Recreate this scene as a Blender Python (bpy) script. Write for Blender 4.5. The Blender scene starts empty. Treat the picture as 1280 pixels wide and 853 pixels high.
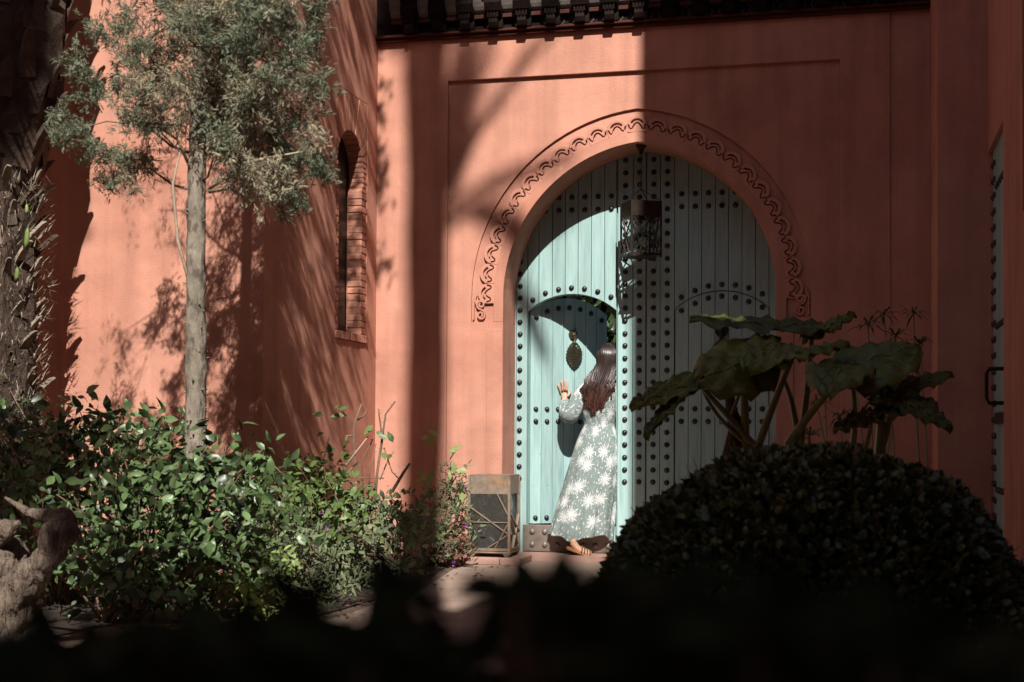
import bpy, bmesh, math, random
import numpy as np
from mathutils import Vector, Matrix, Euler
from math import radians, sin, cos, pi, sqrt, atan2, hypot
random.seed(7); rng = np.random.default_rng(11)
sc = bpy.context.scene
col = sc.collection

# ---------------------------------------------------------------- camera
CAM_H = 0.93
FPX = 1778.0                       # focal length in photo pixels (50 mm on 36 mm)
YAW, PITCH, ROLL = radians(13.7), radians(1.3), radians(0.3)
PRX, PRY = 640.0, 505.5            # principal point in photo pixels
cf = Vector((0, 1, 0)); cr = Vector((1, 0, 0)); cu = Vector((0, 0, 1))
for v_ in (cf, cr, cu): v_.rotate(Matrix.Rotation(YAW, 3, 'Z'))
m_ = Matrix.Rotation(PITCH, 3, cr); cf.rotate(m_); cu.rotate(m_)
m_ = Matrix.Rotation(-ROLL, 3, cf); cr.rotate(m_); cu.rotate(m_)
CAM = Vector((0, 0, CAM_H))
cd = bpy.data.cameras.new('camera'); cam = bpy.data.objects.new('camera', cd); col.objects.link(cam)
M = Matrix.Identity(4)
for i in range(3):
    M[i][0] = cr[i]; M[i][1] = cu[i]; M[i][2] = -cf[i]; M[i][3] = CAM[i]
cam.matrix_world = M
cd.sensor_width = 36; cd.lens = 36 * FPX / 1280; cd.shift_y = (PRY - 426.5) / 1280
cd.clip_start = 0.05; cd.clip_end = 500
cd.dof.use_dof = True; cd.dof.focus_distance = 10.2; cd.dof.aperture_fstop = 4.0
sc.camera = cam

# ---------------------------------------------------------------- sun, sky, exposure
SUN = Vector((0.30, -1.0, 1.02)).normalized()          # towards the sun
w = bpy.data.worlds.new('World'); sc.world = w; w.use_nodes = True
nt = w.node_tree; bg = nt.nodes['Background']
sky = nt.nodes.new('ShaderNodeTexSky'); sky.sky_type = 'NISHITA'; sky.sun_disc = False
sky.sun_elevation = math.asin(SUN.z); sky.sun_rotation = atan2(SUN.x, SUN.y)
nt.links.new(sky.outputs[0], bg.inputs[0]); bg.inputs[1].default_value = 0.055
sl = bpy.data.lights.new('sun', 'SUN'); sl.energy = 5.0; sl.angle = radians(0.45); sl.color = (1, 0.95, 0.87)
so = bpy.data.objects.new('sun', sl); col.objects.link(so)
so.rotation_euler = (-SUN).to_track_quat('-Z', 'Y').to_euler()
sc.view_settings.view_transform = 'Standard'; sc.view_settings.look = 'None'
sc.view_settings.exposure = 0.76; sc.view_settings.gamma = 1
sc.render.engine = 'CYCLES'
sc.cycles.use_denoising = True
sc.cycles.max_bounces = 6; sc.cycles.diffuse_bounces = 3; sc.cycles.glossy_bounces = 3
sc.cycles.transparent_max_bounces = 12

# ---------------------------------------------------------------- pixel -> world measuring aids
def ray(u, v): return cf + cr * ((u - PRX) / FPX) + cu * ((PRY - v) / FPX)
def onY(u, v, Y):
    d = ray(u, v); return CAM + d * (Y / d.y)
def onX(u, v, X):
    d = ray(u, v); return CAM + d * (X / d.x)
def proj(p):
    q = Vector(p) - CAM; z = q.dot(cf)
    return PRX + FPX * q.dot(cr) / z, PRY - FPX * q.dot(cu) / z, z

# ---------------------------------------------------------------- materials
def _n(t, kind, **kw):
    n = t.nodes.new(kind)
    for k, v in kw.items(): setattr(n, k, v)
    return n
def material(name, c, rough=.8, var=.12, vscale=4., bump=0., bscale=60., metal=0., spec=.5, c2=None, c2scale=2., c2lo=.5, c2hi=.7,
             rnd=0., island=0., transl=0., streak=0., chips=None, grain=None, coat=0., bump2=0., bscale2=8.):
    m = bpy.data.materials.new(name); m.use_nodes = True
    t = m.node_tree; L = t.links; b = t.nodes['Principled BSDF']
    tc = _n(t, 'ShaderNodeTexCoord'); co = tc.outputs['Object']
    if grain:
        mp = _n(t, 'ShaderNodeMapping'); mp.inputs['Scale'].default_value = grain
        L.new(co, mp.inputs[0]); co = mp.outputs[0]
    no = _n(t, 'ShaderNodeTexNoise'); no.inputs['Scale'].default_value = vscale; no.inputs['Detail'].default_value = 6
    no.inputs['Roughness'].default_value = .62
    L.new(co, no.inputs['Vector'])
    mr = _n(t, 'ShaderNodeMapRange'); mr.inputs[1].default_value = .3; mr.inputs[2].default_value = .7
    mr.inputs[3].default_value = 1 - var; mr.inputs[4].default_value = 1 + var
    L.new(no.outputs[0], mr.inputs[0])
    cur = None
    if c2:
        n2 = _n(t, 'ShaderNodeTexNoise'); n2.inputs['Scale'].default_value = c2scale; n2.inputs['Detail'].default_value = 5
        L.new(co, n2.inputs['Vector'])
        r2 = _n(t, 'ShaderNodeMapRange'); r2.inputs[1].default_value = c2lo; r2.inputs[2].default_value = c2hi
        L.new(n2.outputs[0], r2.inputs[0])
        mx = _n(t, 'ShaderNodeMix', data_type='RGBA'); mx.inputs[6].default_value = (*c, 1); mx.inputs[7].default_value = (*c2, 1)
        L.new(r2.outputs[0], mx.inputs[0]); cur = mx.outputs[2]
    val = mr.outputs[0]
    raw = tc.outputs['Object']
    if streak:                                            # rain runs: noise drawn out downwards
        ms_ = _n(t, 'ShaderNodeMapping'); ms_.inputs['Scale'].default_value = (5, 5, .35); L.new(raw, ms_.inputs[0])
        ns2 = _n(t, 'ShaderNodeTexNoise'); ns2.inputs['Scale'].default_value = 1.6; ns2.inputs['Detail'].default_value = 7; L.new(ms_.outputs[0], ns2.inputs['Vector'])
        rs = _n(t, 'ShaderNodeMapRange'); rs.inputs[1].default_value = .42; rs.inputs[2].default_value = .72; rs.inputs[3].default_value = 1 + streak * .4; rs.inputs[4].default_value = 1 - streak
        L.new(ns2.outputs[0], rs.inputs[0])
        mu0 = _n(t, 'ShaderNodeMath', operation='MULTIPLY'); L.new(val, mu0.inputs[0]); L.new(rs.outputs[0], mu0.inputs[1]); val = mu0.outputs[0]
    if chips:                                             # flaked spots showing what lies under the paint
        cc, csc, cth = chips
        nc = _n(t, 'ShaderNodeTexNoise'); nc.inputs['Scale'].default_value = csc; nc.inputs['Detail'].default_value = 8; nc.inputs['Roughness'].default_value = .7; L.new(raw, nc.inputs['Vector'])
        gt = _n(t, 'ShaderNodeMapRange'); gt.inputs[1].default_value = cth; gt.inputs[2].default_value = cth + .02; L.new(nc.outputs[0], gt.inputs[0])
        mc = _n(t, 'ShaderNodeMix', data_type='RGBA'); mc.inputs[7].default_value = (*cc, 1)
        if cur is None: mc.inputs[6].default_value = (*c, 1)
        else: L.new(cur, mc.inputs[6])
        L.new(gt.outputs[0], mc.inputs[0]); cur = mc.outputs[2]
    for amt, src in ((rnd, 'ShaderNodeObjectInfo'), (island, 'ShaderNodeNewGeometry')):
        if amt:
            oi = _n(t, src); out = oi.outputs['Random'] if src == 'ShaderNodeObjectInfo' else oi.outputs['Random Per Island']
            r3 = _n(t, 'ShaderNodeMapRange'); r3.inputs[3].default_value = 1 - amt; r3.inputs[4].default_value = 1 + amt
            L.new(out, r3.inputs[0])
            mu = _n(t, 'ShaderNodeMath', operation='MULTIPLY'); L.new(val, mu.inputs[0]); L.new(r3.outputs[0], mu.inputs[1]); val = mu.outputs[0]
    sm = _n(t, 'ShaderNodeVectorMath', operation='SCALE')
    if cur is None: sm.inputs[0].default_value = c
    else: L.new(cur, sm.inputs[0])
    L.new(val, sm.inputs['Scale'])
    L.new(sm.outputs[0], b.inputs['Base Color'])
    b.inputs['Roughness'].default_value = rough; b.inputs['Metallic'].default_value = metal
    b.inputs['Specular IOR Level'].default_value = spec
    if coat: b.inputs['Coat Weight'].default_value = coat; b.inputs['Coat Roughness'].default_value = .25
    if bump or bump2:
        nrm = None
        for s, d in ((bscale, bump), (bscale2, bump2)):
            if not d: continue
            nb = _n(t, 'ShaderNodeTexNoise'); nb.inputs['Scale'].default_value = s; nb.inputs['Detail'].default_value = 4
            L.new(co, nb.inputs['Vector'])
            bp = _n(t, 'ShaderNodeBump'); bp.inputs['Strength'].default_value = 1; bp.inputs['Distance'].default_value = d
            L.new(nb.outputs[0], bp.inputs['Height'])
            if nrm: L.new(nrm, bp.inputs['Normal'])
            nrm = bp.outputs[0]
        L.new(nrm, b.inputs['Normal'])
    if transl:
        tr = _n(t, 'ShaderNodeBsdfTranslucent'); L.new(sm.outputs[0], tr.inputs[0])
        ms = _n(t, 'ShaderNodeMixShader'); ms.inputs[0].default_value = transl
        out = t.nodes['Material Output']
        L.new(b.outputs[0], ms.inputs[1]); L.new(tr.outputs[0], ms.inputs[2]); L.new(ms.outputs[0], out.inputs[0])
    return m

MT = {}
MT['stucco'] = material('stucco', (.475, .230, .168), .92, .16, 2.2, .0032, 150, c2=(.405, .172, .118), c2scale=.8, c2lo=.46, c2hi=.76, bump2=.008, bscale2=4.5, spec=.2, streak=.15, chips=((.52, .33, .26), 9, .70))
MT['brick'] = material('brick', (.40, .18, .125), .9, .2, 14, .003, 60, rnd=.22, spec=.2)
MT['mortar'] = material('mortar', (.33, .155, .11), .95, .15, 20, .002, 90, spec=.2)
MT['teal'] = material('teal_paint', (.288, .43, .422), .5, .11, 3, .002, 9, grain=(14, 14, 1.2), rnd=.09, c2=(.225, .355, .35), c2scale=2.2, c2lo=.52, c2hi=.70, spec=.45, streak=.10, chips=((.16, .20, .18), 16, .665))
MT['iron'] = material('stud_iron', (.035, .033, .034), .42, .3, 30, .001, 40, metal=.6, rnd=.35)
MT['dark_metal'] = material('dark_metal', (.035, .025, .02), .5, .3, 25, .0008, 60, metal=.7, c2=(.06, .03, .018), c2scale=12)
MT['rust'] = material('rusty_metal', (.20, .155, .12), .6, .3, 20, .001, 60, metal=.2, c2=(.26, .15, .09), c2scale=6)
MT['plate'] = material('worn_plate', (.20, .175, .15), .55, .25, 18, .001, 60, metal=.5, c2=(.12, .09, .07), c2scale=9)
MT['brass'] = material('aged_brass', (.10, .08, .05), .42, .4, 40, .001, 50, metal=.8)
MT['dark_wood'] = material('dark_wood', (.010, .005, .004), .8, .3, 30, .002, 30, rnd=.3, spec=.12)
MT['red_wood'] = material('red_wood', (.062, .016, .011), .75, .2, 10, .001, 30, spec=.2, grain=(1, 12, 12))
MT['cove'] = material('cove_plaster', (.13, .11, .10), .8, .3, 18, .002, 40, rnd=.25)
MT['black'] = material('dark_interior', (.006, .005, .005), .35, .1)
MT['ground'] = material('packed_earth', (.15, .105, .08), .95, .25, 3, .004, 50, c2=(.09, .06, .045), c2scale=5)
MT['path'] = material('beige_path', (.34, .245, .195), .9, .12, 6, .0015, 120, c2=(.27, .19, .15), c2scale=2.5)
MT['soil'] = material('garden_soil', (.035, .024, .017), 1, .3, 12, .01, 30)
MT['step'] = material('pink_step', (.38, .225, .18), .85, .12, 8, .002, 80)
MT['bark'] = material('grey_bark', (.19, .16, .125), .95, .35, 16, .02, 26, c2=(.10, .078, .06), c2scale=34, c2lo=.52, c2hi=.62, grain=(1, 1, .4))
MT['wood_old'] = material('weathered_stump_wood', (.14, .102, .077), .95, .35, 18, .035, 16, c2=(.075, .055, .04), c2scale=17, c2lo=.5, c2hi=.6, grain=(1.8, 1.8, .5), bump2=.03, bscale2=40)
MT['palm_bark'] = material('palm_fibre', (.055, .033, .022), .95, .4, 14, .01, 30, rnd=.4)
MT['palm_straw'] = material('dry_palm_boot', (.21, .17, .13), .95, .35, 30, .004, 60, rnd=.35, grain=(1, 1, .25))
MT['frond'] = material('palm_frond', (.06, .085, .03), .5, .2, 8, island=.3, transl=.25)
MT['twig'] = material('brown_twig', (.16, .10, .07), .85, .25, 20, .002, 60)
MT['twig_pale'] = material('pale_twig', (.33, .25, .18), .85, .25, 20, .002, 60)
MT['cy_green'] = material('cypress_green', (.155, .182, .118), .7, .2, 3, island=.45, transl=.2, spec=.3)
MT['cy_brown'] = material('cypress_dry', (.265, .24, .165), .8, .2, 3, island=.45, transl=.15, spec=.2)
MT['leaf_dark'] = material('glossy_leaf', (.058, .094, .036), .38, .3, 20, island=.8, transl=.12, spec=.4)
MT['leaf_dark_o'] = material('glossy_leaf_single', (.068, .108, .042), .38, .3, 20, rnd=.75, transl=.18, spec=.4)
MT['leaf_mid'] = material('mid_leaf', (.10, .15, .045), .45, .2, 20, island=.45, transl=.25, spec=.4)
MT['leaf_mid_o'] = material('mid_leaf_single', (.11, .165, .05), .45, .2, 20, rnd=.4, transl=.25, spec=.4)
MT['leaf_lime'] = material('lime_leaf', (.22, .29, .10), .45, .2, 20, island=.3, rnd=.25, transl=.3, spec=.4)
MT['leaf_grey'] = material('grey_green_leaf', (.15, .18, .10), .7, .2, 20, island=.45, transl=.2, spec=.2)
MT['leaf_red'] = material('reddish_leaf', (.15, .06, .045), .6, .2, 20, island=.5, transl=.2)
MT['leaf_box'] = material('box_leaf', (.055, .080, .026), .33, .2, 20, island=.5, transl=.1, spec=.4)
MT['leaf_box_o'] = material('box_leaf_single', (.057, .083, .027), .33, .2, 20, rnd=.5, transl=.1, spec=.4)
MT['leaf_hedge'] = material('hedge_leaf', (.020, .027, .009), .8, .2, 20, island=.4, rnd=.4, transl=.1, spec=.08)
MT['core'] = material('shade_core', (.005, .0055, .003), 1, .2, 8, spec=.05)  # near-black: the shade inside foliage put into the colour
MT['arum'] = material('arum_leaf', (.125, .160, .042), .45, .4, 7, .004, 14, rnd=.35, transl=.2, spec=.4, chips=((.16, .13, .05), 12, .68))
MT['arum_stalk'] = material('arum_stalk', (.17, .20, .08), .4, .2, 8)
MT['flower'] = material('purple_flower', (.28, .10, .33), .7, .2, 20, island=.4, transl=.2)
MT['skin'] = material('skin', (.50, .27, .175), .5, .06, 20, spec=.4)
MT['hair'] = material('hair', (.042, .020, .014), .34, .3, 5, grain=(30, 30, 2), island=.5, spec=.6)
MT['sandal'] = material('sandal_leather', (.42, .19, .09), .55, .15, 12)
MT['strap'] = material('sandal_strap', (.10, .07, .05), .6, .4, 60)
def glass_mat():
    m = bpy.data.materials.new('lantern_glass'); m.use_nodes = True; t = m.node_tree
    for n in list(t.nodes):
        if n.type != 'OUTPUT_MATERIAL': t.nodes.remove(n)
    a = _n(t, 'ShaderNodeBsdfTransparent'); a.inputs[0].default_value = (.78, .80, .78, 1)
    g = _n(t, 'ShaderNodeBsdfGlossy'); g.inputs['Roughness'].default_value = .03; g.inputs[0].default_value = (.9, .9, .9, 1)
    f = _n(t, 'ShaderNodeFresnel'); f.inputs[0].default_value = 1.5
    ml = _n(t, 'ShaderNodeMath', operation='MULTIPLY_ADD'); ml.inputs[1].default_value = 1.4; ml.inputs[2].default_value = .14
    x = _n(t, 'ShaderNodeMixShader'); L = t.links
    du = _n(t, 'ShaderNodeBsdfDiffuse'); du.inputs[0].default_value = (.42, .42, .40, 1); xd = _n(t, 'ShaderNodeMixShader'); xd.inputs[0].default_value = .09
    L.new(a.outputs[0], xd.inputs[1]); L.new(du.outputs[0], xd.inputs[2])      # pale film painted in for reflections that show the panes
    L.new(f.outputs[0], ml.inputs[0]); L.new(ml.outputs[0], x.inputs[0]); L.new(xd.outputs[0], x.inputs[1]); L.new(g.outputs[0], x.inputs[2])
    L.new(x.outputs[0], t.nodes['Material Output'].inputs[0])
    return m
MT['glass'] = glass_mat()
def dress_mat():
    # sage cloth printed with white chrysanthemum heads and scattered petals
    m = bpy.data.materials.new('printed_dress_cloth'); m.use_nodes = True; t = m.node_tree; L = t.links
    b = t.nodes['Principled BSDF']; uv = _n(t, 'ShaderNodeUVMap')
    def math(op, a, bb=None, c=None):
        n = _n(t, 'ShaderNodeMath', operation=op)
        for i, q in enumerate((a, bb, c)):
            if q is None: continue
            if isinstance(q, (int, float)): n.inputs[i].default_value = q
            else: L.new(q, n.inputs[i])
        return n.outputs[0]
    def burst(scale, r0, jag, npet, seed):
        mp = _n(t, 'ShaderNodeMapping'); mp.inputs['Location'].default_value = (seed, seed * .7, 0); L.new(uv.outputs[0], mp.inputs[0])
        vo = _n(t, 'ShaderNodeTexVoronoi', voronoi_dimensions='2D', feature='F1'); vo.inputs['Scale'].default_value = scale
        vo.inputs['Randomness'].default_value = .85
        L.new(mp.outputs[0], vo.inputs['Vector'])
        sb = _n(t, 'ShaderNodeVectorMath', operation='SUBTRACT'); L.new(mp.outputs[0], sb.inputs[0]); L.new(vo.outputs['Position'], sb.inputs[1])
        sx = _n(t, 'ShaderNodeSeparateXYZ'); L.new(sb.outputs[0], sx.inputs[0])
        ang = math('ARCTAN2', sx.outputs[1], sx.outputs[0])
        s1 = math('SINE', math('MULTIPLY', ang, float(npet))); s2 = math('SINE', math('MULTIPLY_ADD', ang, npet * .45, 1.3))
        rr = math('MULTIPLY_ADD', s1, jag, r0); rr = math('MULTIPLY_ADD', s2, jag * .7, rr)
        d = vo.outputs['Distance']
        return d, ang, math('LESS_THAN', d, rr), rr
    d, ang, inside, rr = burst(6.6, .285, .10, 17, 3.1)
    # petal lines inside each head
    pl = math('GREATER_THAN', math('SINE', math('ADD', math('MULTIPLY', ang, 34.), math('MULTIPLY', d, 60.))), -.35)
    ring = math('LESS_THAN', d, .10)
    head = math('MULTIPLY', inside, math('MAXIMUM', math('MAXIMUM', pl, ring), .4))
    nz = _n(t, 'ShaderNodeTexNoise'); nz.inputs['Scale'].default_value = 55; nz.inputs['Detail'].default_value = 1; 
    mp2 = _n(t, 'ShaderNodeMapping'); mp2.inputs['Scale'].default_value = (1.3, .6, 1); mp2.inputs['Rotation'].default_value = (0, 0, .7)
    L.new(uv.outputs[0], mp2.inputs[0]); L.new(mp2.outputs[0], nz.inputs['Vector'])
    sp = math('GREATER_THAN', nz.outputs[0], .635)
    msk = math('MAXIMUM', head, math('MULTIPLY', sp, .9))
    mx = _n(t, 'ShaderNodeMix', data_type='RGBA'); mx.inputs[6].default_value = (.165, .205, .198, 1); mx.inputs[7].default_value = (.50, .52, .52, 1)
    L.new(msk, mx.inputs[0]); L.new(mx.outputs[2], b.inputs['Base Color'])
    b.inputs['Roughness'].default_value = .85; b.inputs['Specular IOR Level'].default_value = .15
    n2 = _n(t, 'ShaderNodeTexNoise'); n2.inputs['Scale'].default_value = 22; tc = _n(t, 'ShaderNodeTexCoord'); L.new(tc.outputs['Object'], n2.inputs['Vector'])
    bp = _n(t, 'ShaderNodeBump'); bp.inputs['Distance'].default_value = .012; bp.inputs['Strength'].default_value = .6; L.new(n2.outputs[0], bp.inputs['Height']); L.new(bp.outputs[0], b.inputs['Normal'])
    return m
MT['dress'] = dress_mat()

# ---------------------------------------------------------------- object helpers
def tag(o, label=None, cat=None, group=None, kind=None):
    if label: o['label'] = label
    if cat: o['category'] = cat
    if group: o['group'] = group
    if kind: o['kind'] = kind
    return o
def empty(name, loc, label, cat, group=None):
    o = bpy.data.objects.new(name, None); col.objects.link(o); o.location = loc; o.empty_display_size = .2
    return tag(o, label, cat, group)
def wloc(o):
    p = Vector((0, 0, 0))
    while o: p += o.location; o = o.parent
    return p
def put(name, me, parent=None, loc=(0, 0, 0), rot=None, mat=None):
    """one object; loc is a world position, parents here carry no rotation"""
    o = bpy.data.objects.new(name, me); col.objects.link(o)
    L = Vector(loc)
    if parent: o.parent = parent; L = L - wloc(parent)
    o.location = L
    if rot is not None:
        if isinstance(rot, Matrix): o.rotation_euler = rot.to_euler()
        else: o.rotation_euler = rot
    if mat is not None and not me.materials: me.materials.append(mat)
    return o
class MB:
    def __init__(s): s.v = []; s.f = []; s.sm = False
    def add(s, vs, fs):
        n = len(s.v); s.v += [tuple(p) for p in vs]; s.f += [tuple(i + n for i in f) for f in fs]; return s
    def box(s, x0, x1, y0, y1, z0, z1):
        return s.add([(x0, y0, z0), (x1, y0, z0), (x1, y1, z0), (x0, y1, z0), (x0, y0, z1), (x1, y0, z1), (x1, y1, z1), (x0, y1, z1)],
                     [(3, 2, 1, 0), (4, 5, 6, 7), (0, 1, 5, 4), (1, 2, 6, 5), (2, 3, 7, 6), (3, 0, 4, 7)])
    def bar(s, a, b, w, h=None, up=(0, 0, 1)):
        a = Vector(a); b = Vector(b); d = (b - a).normalized(); h = h or w
        u = Vector(up)
        if abs(d.dot(u)) > .95: u = Vector((1, 0, 0))
        x = d.cross(u).normalized() * (w / 2); y = x.cross(d).normalized() * (h / 2)
        vs = [a - x - y, a + x - y, a + x + y, a - x + y, b - x - y, b + x - y, b + x + y, b - x + y]
        return s.add(vs, [(3, 2, 1, 0), (4, 5, 6, 7), (0, 1, 5, 4), (1, 2, 6, 5), (2, 3, 7, 6), (3, 0, 4, 7)])
    def tube(s, pts, rad, n=8, jit=0., cap=True):
        pts = [Vector(p) for p in pts]; k = len(pts)
        if not hasattr(rad, '__len__'): rad = [rad] * k
        vs = []; x = None
        for i, p in enumerate(pts):
            d = (pts[min(i + 1, k - 1)] - pts[max(i - 1, 0)])
            if d.length < 1e-9: d = Vector((0, 0, 1))
            d.normalize()
            if x is None:
                x = d.orthogonal().normalized()
            else:
                x = (x - d * x.dot(d))
                x = x.normalized() if x.length > 1e-6 else d.orthogonal().normalized()
            y = d.cross(x)
            for j in range(n):
                a = 2 * pi * j / n; r = rad[i] * (1 + (random.uniform(-jit, jit) if jit else 0))
                vs.append(p + x * (cos(a) * r) + y * (sin(a) * r))
        fs = [(i * n + j, i * n + (j + 1) % n, (i + 1) * n + (j + 1) % n, (i + 1) * n + j) for i in range(k - 1) for j in range(n)]
        if cap: fs += [tuple(range(n - 1, -1, -1)), tuple(range((k - 1) * n, k * n))]
        return s.add(vs, fs)
    def loft(s, rings, cap=True):
        n = len(rings[0]); k = len(rings); vs = [p for r in rings for p in r]
        fs = [(i * n + j, i * n + (j + 1) % n, (i + 1) * n + (j + 1) % n, (i + 1) * n + j) for i in range(k - 1) for j in range(n)]
        if cap: fs += [tuple(range(n - 1, -1, -1)), tuple(range((k - 1) * n, k * n))]
        return s.add(vs, fs)
    def ball(s, c, r, nu=10, nv=6, sz=(1, 1, 1), half=False):
        vs = []; c = Vector(c)
        v0 = 0 if half else -pi / 2
        for i in range(nv + 1):
            t = v0 + (pi / 2 - v0) * i / nv
            for j in range(nu):
                a = 2 * pi * j / nu
                vs.append(c + Vector((cos(a) * cos(t) * r * sz[0], sin(a) * cos(t) * r * sz[1], sin(t) * r * sz[2])))
        fs = [(i * nu + j, i * nu + (j + 1) % nu, (i + 1) * nu + (j + 1) % nu, (i + 1) * nu + j) for i in range(nv) for j in range(nu)]
        return s.add(vs, fs)
    def slab(s, outer, holes, y0, y1, plane='XZ'):
        """polygon (2-D) with holes, extruded from depth y0 (front) to y1"""
        bm = bmesh.new(); E = []; loops = []
        for lp in [outer] + list(holes):
            vv = [bm.verts.new((p[0], p[1], 0)) for p in lp]
            loops.append(vv)
            for i in range(len(vv)): E.append(bm.edges.new((vv[i], vv[(i + 1) % len(vv)])))
        bmesh.ops.triangle_fill(bm, use_beauty=True, use_dissolve=False, edges=E)
        bm.verts.index_update()
        tri = [[v.index for v in f.verts] for f in bm.faces]; pts = [(v.co.x, v.co.y) for v in bm.verts]
        lidx = [[v.index for v in lp] for lp in loops]; bm.free()
        def P(p, d): return (p[0], d, p[1]) if plane == 'XZ' else (d, p[0], p[1]) if plane == 'YZ' else (p[0], p[1], d)
        n = len(pts); vs = [P(p, y0) for p in pts] + [P(p, y1) for p in pts]
        fs = [tuple(t) for t in tri] + [tuple(i + n for i in reversed(t)) for t in tri]
        for lp in lidx:
            for i in range(len(lp)):
                a, b = lp[i], lp[(i + 1) % len(lp)]; fs.append((a, b, b + n, a + n))
        return s.add(vs, fs)
    def mesh(s, name, smooth=False, fix=True):
        me = bpy.data.meshes.new(name); me.from_pydata(s.v, [], s.f); me.update()
        if fix:
            bm = bmesh.new(); bm.from_mesh(me); bmesh.ops.recalc_face_normals(bm, faces=bm.faces); bm.to_mesh(me); bm.free()
        if smooth: me.polygons.foreach_set('use_smooth', [True] * len(me.polygons))
        return me
    def build(s, name, mat, parent=None, smooth=False, origin=None, bevel=0., fix=True):
        o0 = Vector(origin) if origin is not None else (wloc(parent) if parent else Vector((0, 0, 0)))
        s.v = [(p[0] - o0.x, p[1] - o0.y, p[2] - o0.z) for p in s.v]
        o = put(name, s.mesh(name, smooth, fix), parent, o0, mat=mat)
        if bevel:
            md = o.modifiers.new('bevel', 'BEVEL'); md.width = bevel; md.segments = 2; md.limit_method = 'ANGLE'; md.angle_limit = radians(40)
        return o
def box(name, x0, x1, y0, y1, z0, z1, mat, parent=None, bevel=0.):
    return MB().box(x0, x1, y0, y1, z0, z1).build(name, mat, parent, bevel=bevel)
def np_mesh(name, verts, tris, mat, smooth=False):
    me = bpy.data.meshes.new(name); nv = len(verts); nf = len(tris)
    me.vertices.add(nv); me.vertices.foreach_set('co', np.asarray(verts, np.float32).ravel())
    me.loops.add(nf * 3); me.loops.foreach_set('vertex_index', np.asarray(tris, np.int32).ravel())
    me.polygons.add(nf); me.polygons.foreach_set('loop_start', np.arange(0, nf * 3, 3, dtype=np.int32)); 
    me.polygons.foreach_set('loop_total', np.full(nf, 3, np.int32))
    if smooth: me.polygons.foreach_set('use_smooth', np.ones(nf, bool))
    me.update(calc_edges=True); me.validate()
    me.materials.append(mat)
    return me
def frames(dirs, ups):
    """rotation matrices (N,3,3): x along dir, z close to up"""
    d = dirs / np.linalg.norm(dirs, axis=1, keepdims=True)
    y = np.cross(ups, d); ln = np.linalg.norm(y, axis=1, keepdims=True); y = np.where(ln < 1e-5, np.array([[0, 1., 0]]), y / np.maximum(ln, 1e-6))
    z = np.cross(d, y)
    return np.stack([d, y, z], axis=2)
def scatter(tv, tt, pos, rot, scl):
    """copies of a template (tv, tt) -> joined arrays"""
    tv = np.asarray(tv, float); n = len(pos); k = len(tv)
    V = np.einsum('nij,kj->nki', rot, tv) * np.asarray(scl).reshape(n, 1, 1) + pos[:, None, :]
    T = np.asarray(tt)[None] + (np.arange(n) * k)[:, None, None]
    return V.reshape(-1, 3), T.reshape(-1, 3)
def leaf_tpl(wd=.5, fold=.12, curl=.15, serr=False):
    """unit-length leaf along +x: folded along the midrib, tip curled down"""
    xs = [0, .3, .62, 1.0]; ws = [0.03, wd * .48, wd * .42, 0]
    v = []
    for x, q in zip(xs, ws):
        zc = -curl * x * x
        v += [(x, 0, zc), (x, q, zc + fold * q * 2), (x, -q, zc + fold * q * 2)]
    t = []
    for i in range(3):
        a = i * 3; b = a + 3
        t += [(a, b, b + 1), (a, b + 1, a + 1), (a, b + 2, b), (a, a + 2, b + 2)]
    return v, t
LEAF = leaf_tpl(.52); LEAF_N = leaf_tpl(.24, .1, .2); LEAF_R = leaf_tpl(.72, .1, .1)
def blob_points(blobs, n, lo=.5, amp=.12):
    """n points in the shells of ellipsoids [(centre, (rx,ry,rz))]; returns points and outward directions"""
    vol = np.array([b[1][0] * b[1][2] for b in blobs]); vol = vol / vol.sum()
    idx = rng.choice(len(blobs), n, p=vol)
    C = np.array([tuple(b[0]) for b in blobs])[idx]; R = np.array([b[1] for b in blobs])[idx]
    d = rng.normal(size=(n, 3)); d /= np.linalg.norm(d, axis=1, keepdims=True)
    r = (lo ** 3 + (1 - lo ** 3) * rng.random(n)) ** (1 / 3)
    r *= 1 + amp * np.sin(d[:, 0] * 9 + C[:, 0] * 5) * np.sin(d[:, 2] * 8 + C[:, 1])
    return C + d * R * r[:, None], d
def foliage(root, pos, dirs, up_w, size, tpl, mat, mat_one, n_parts, sv=.35, droop=0., part='leaf', stuff='foliage'):
    """leaves: the n_parts that show largest are parts of their own, the rest one stuff part"""
    n = len(pos)
    dv = dirs + rng.normal(size=(n, 3)) * .7; dv[:, 2] -= droop
    up = rng.normal(size=(n, 3)) * .75 + np.array([0.15, -.6, .7]) * up_w + dirs * .3
    R = frames(dv, up); S = size * (1 + sv * (rng.random(n) * 2 - 1))
    q = pos - np.array(CAM); depth = q @ np.array(cf)
    keep = np.ones(n, bool)
    if n_parts:
        score = S / depth - .02 * (dirs[:, 1])           # near, large and on the camera's side
        sel = np.argsort(-score)[:n_parts]; keep[sel] = False
        me = np_mesh('leaf', tpl[0], tpl[1], mat_one)
        base = wloc(root)
        for i in sel:
            o = bpy.data.objects.new(part, me); col.objects.link(o); o.parent = root
            o.location = Vector(pos[i]) - base
            o.rotation_euler = Matrix(R[i].tolist()).to_euler(); o.scale = (S[i],) * 3
    V, T = scatter(tpl[0], tpl[1], pos[keep], R[keep], S[keep])
    o = put(stuff, np_mesh(stuff, V - np.array(wloc(root)), T, mat), root, wloc(root)); o['kind'] = 'stuff'
    return o
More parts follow.
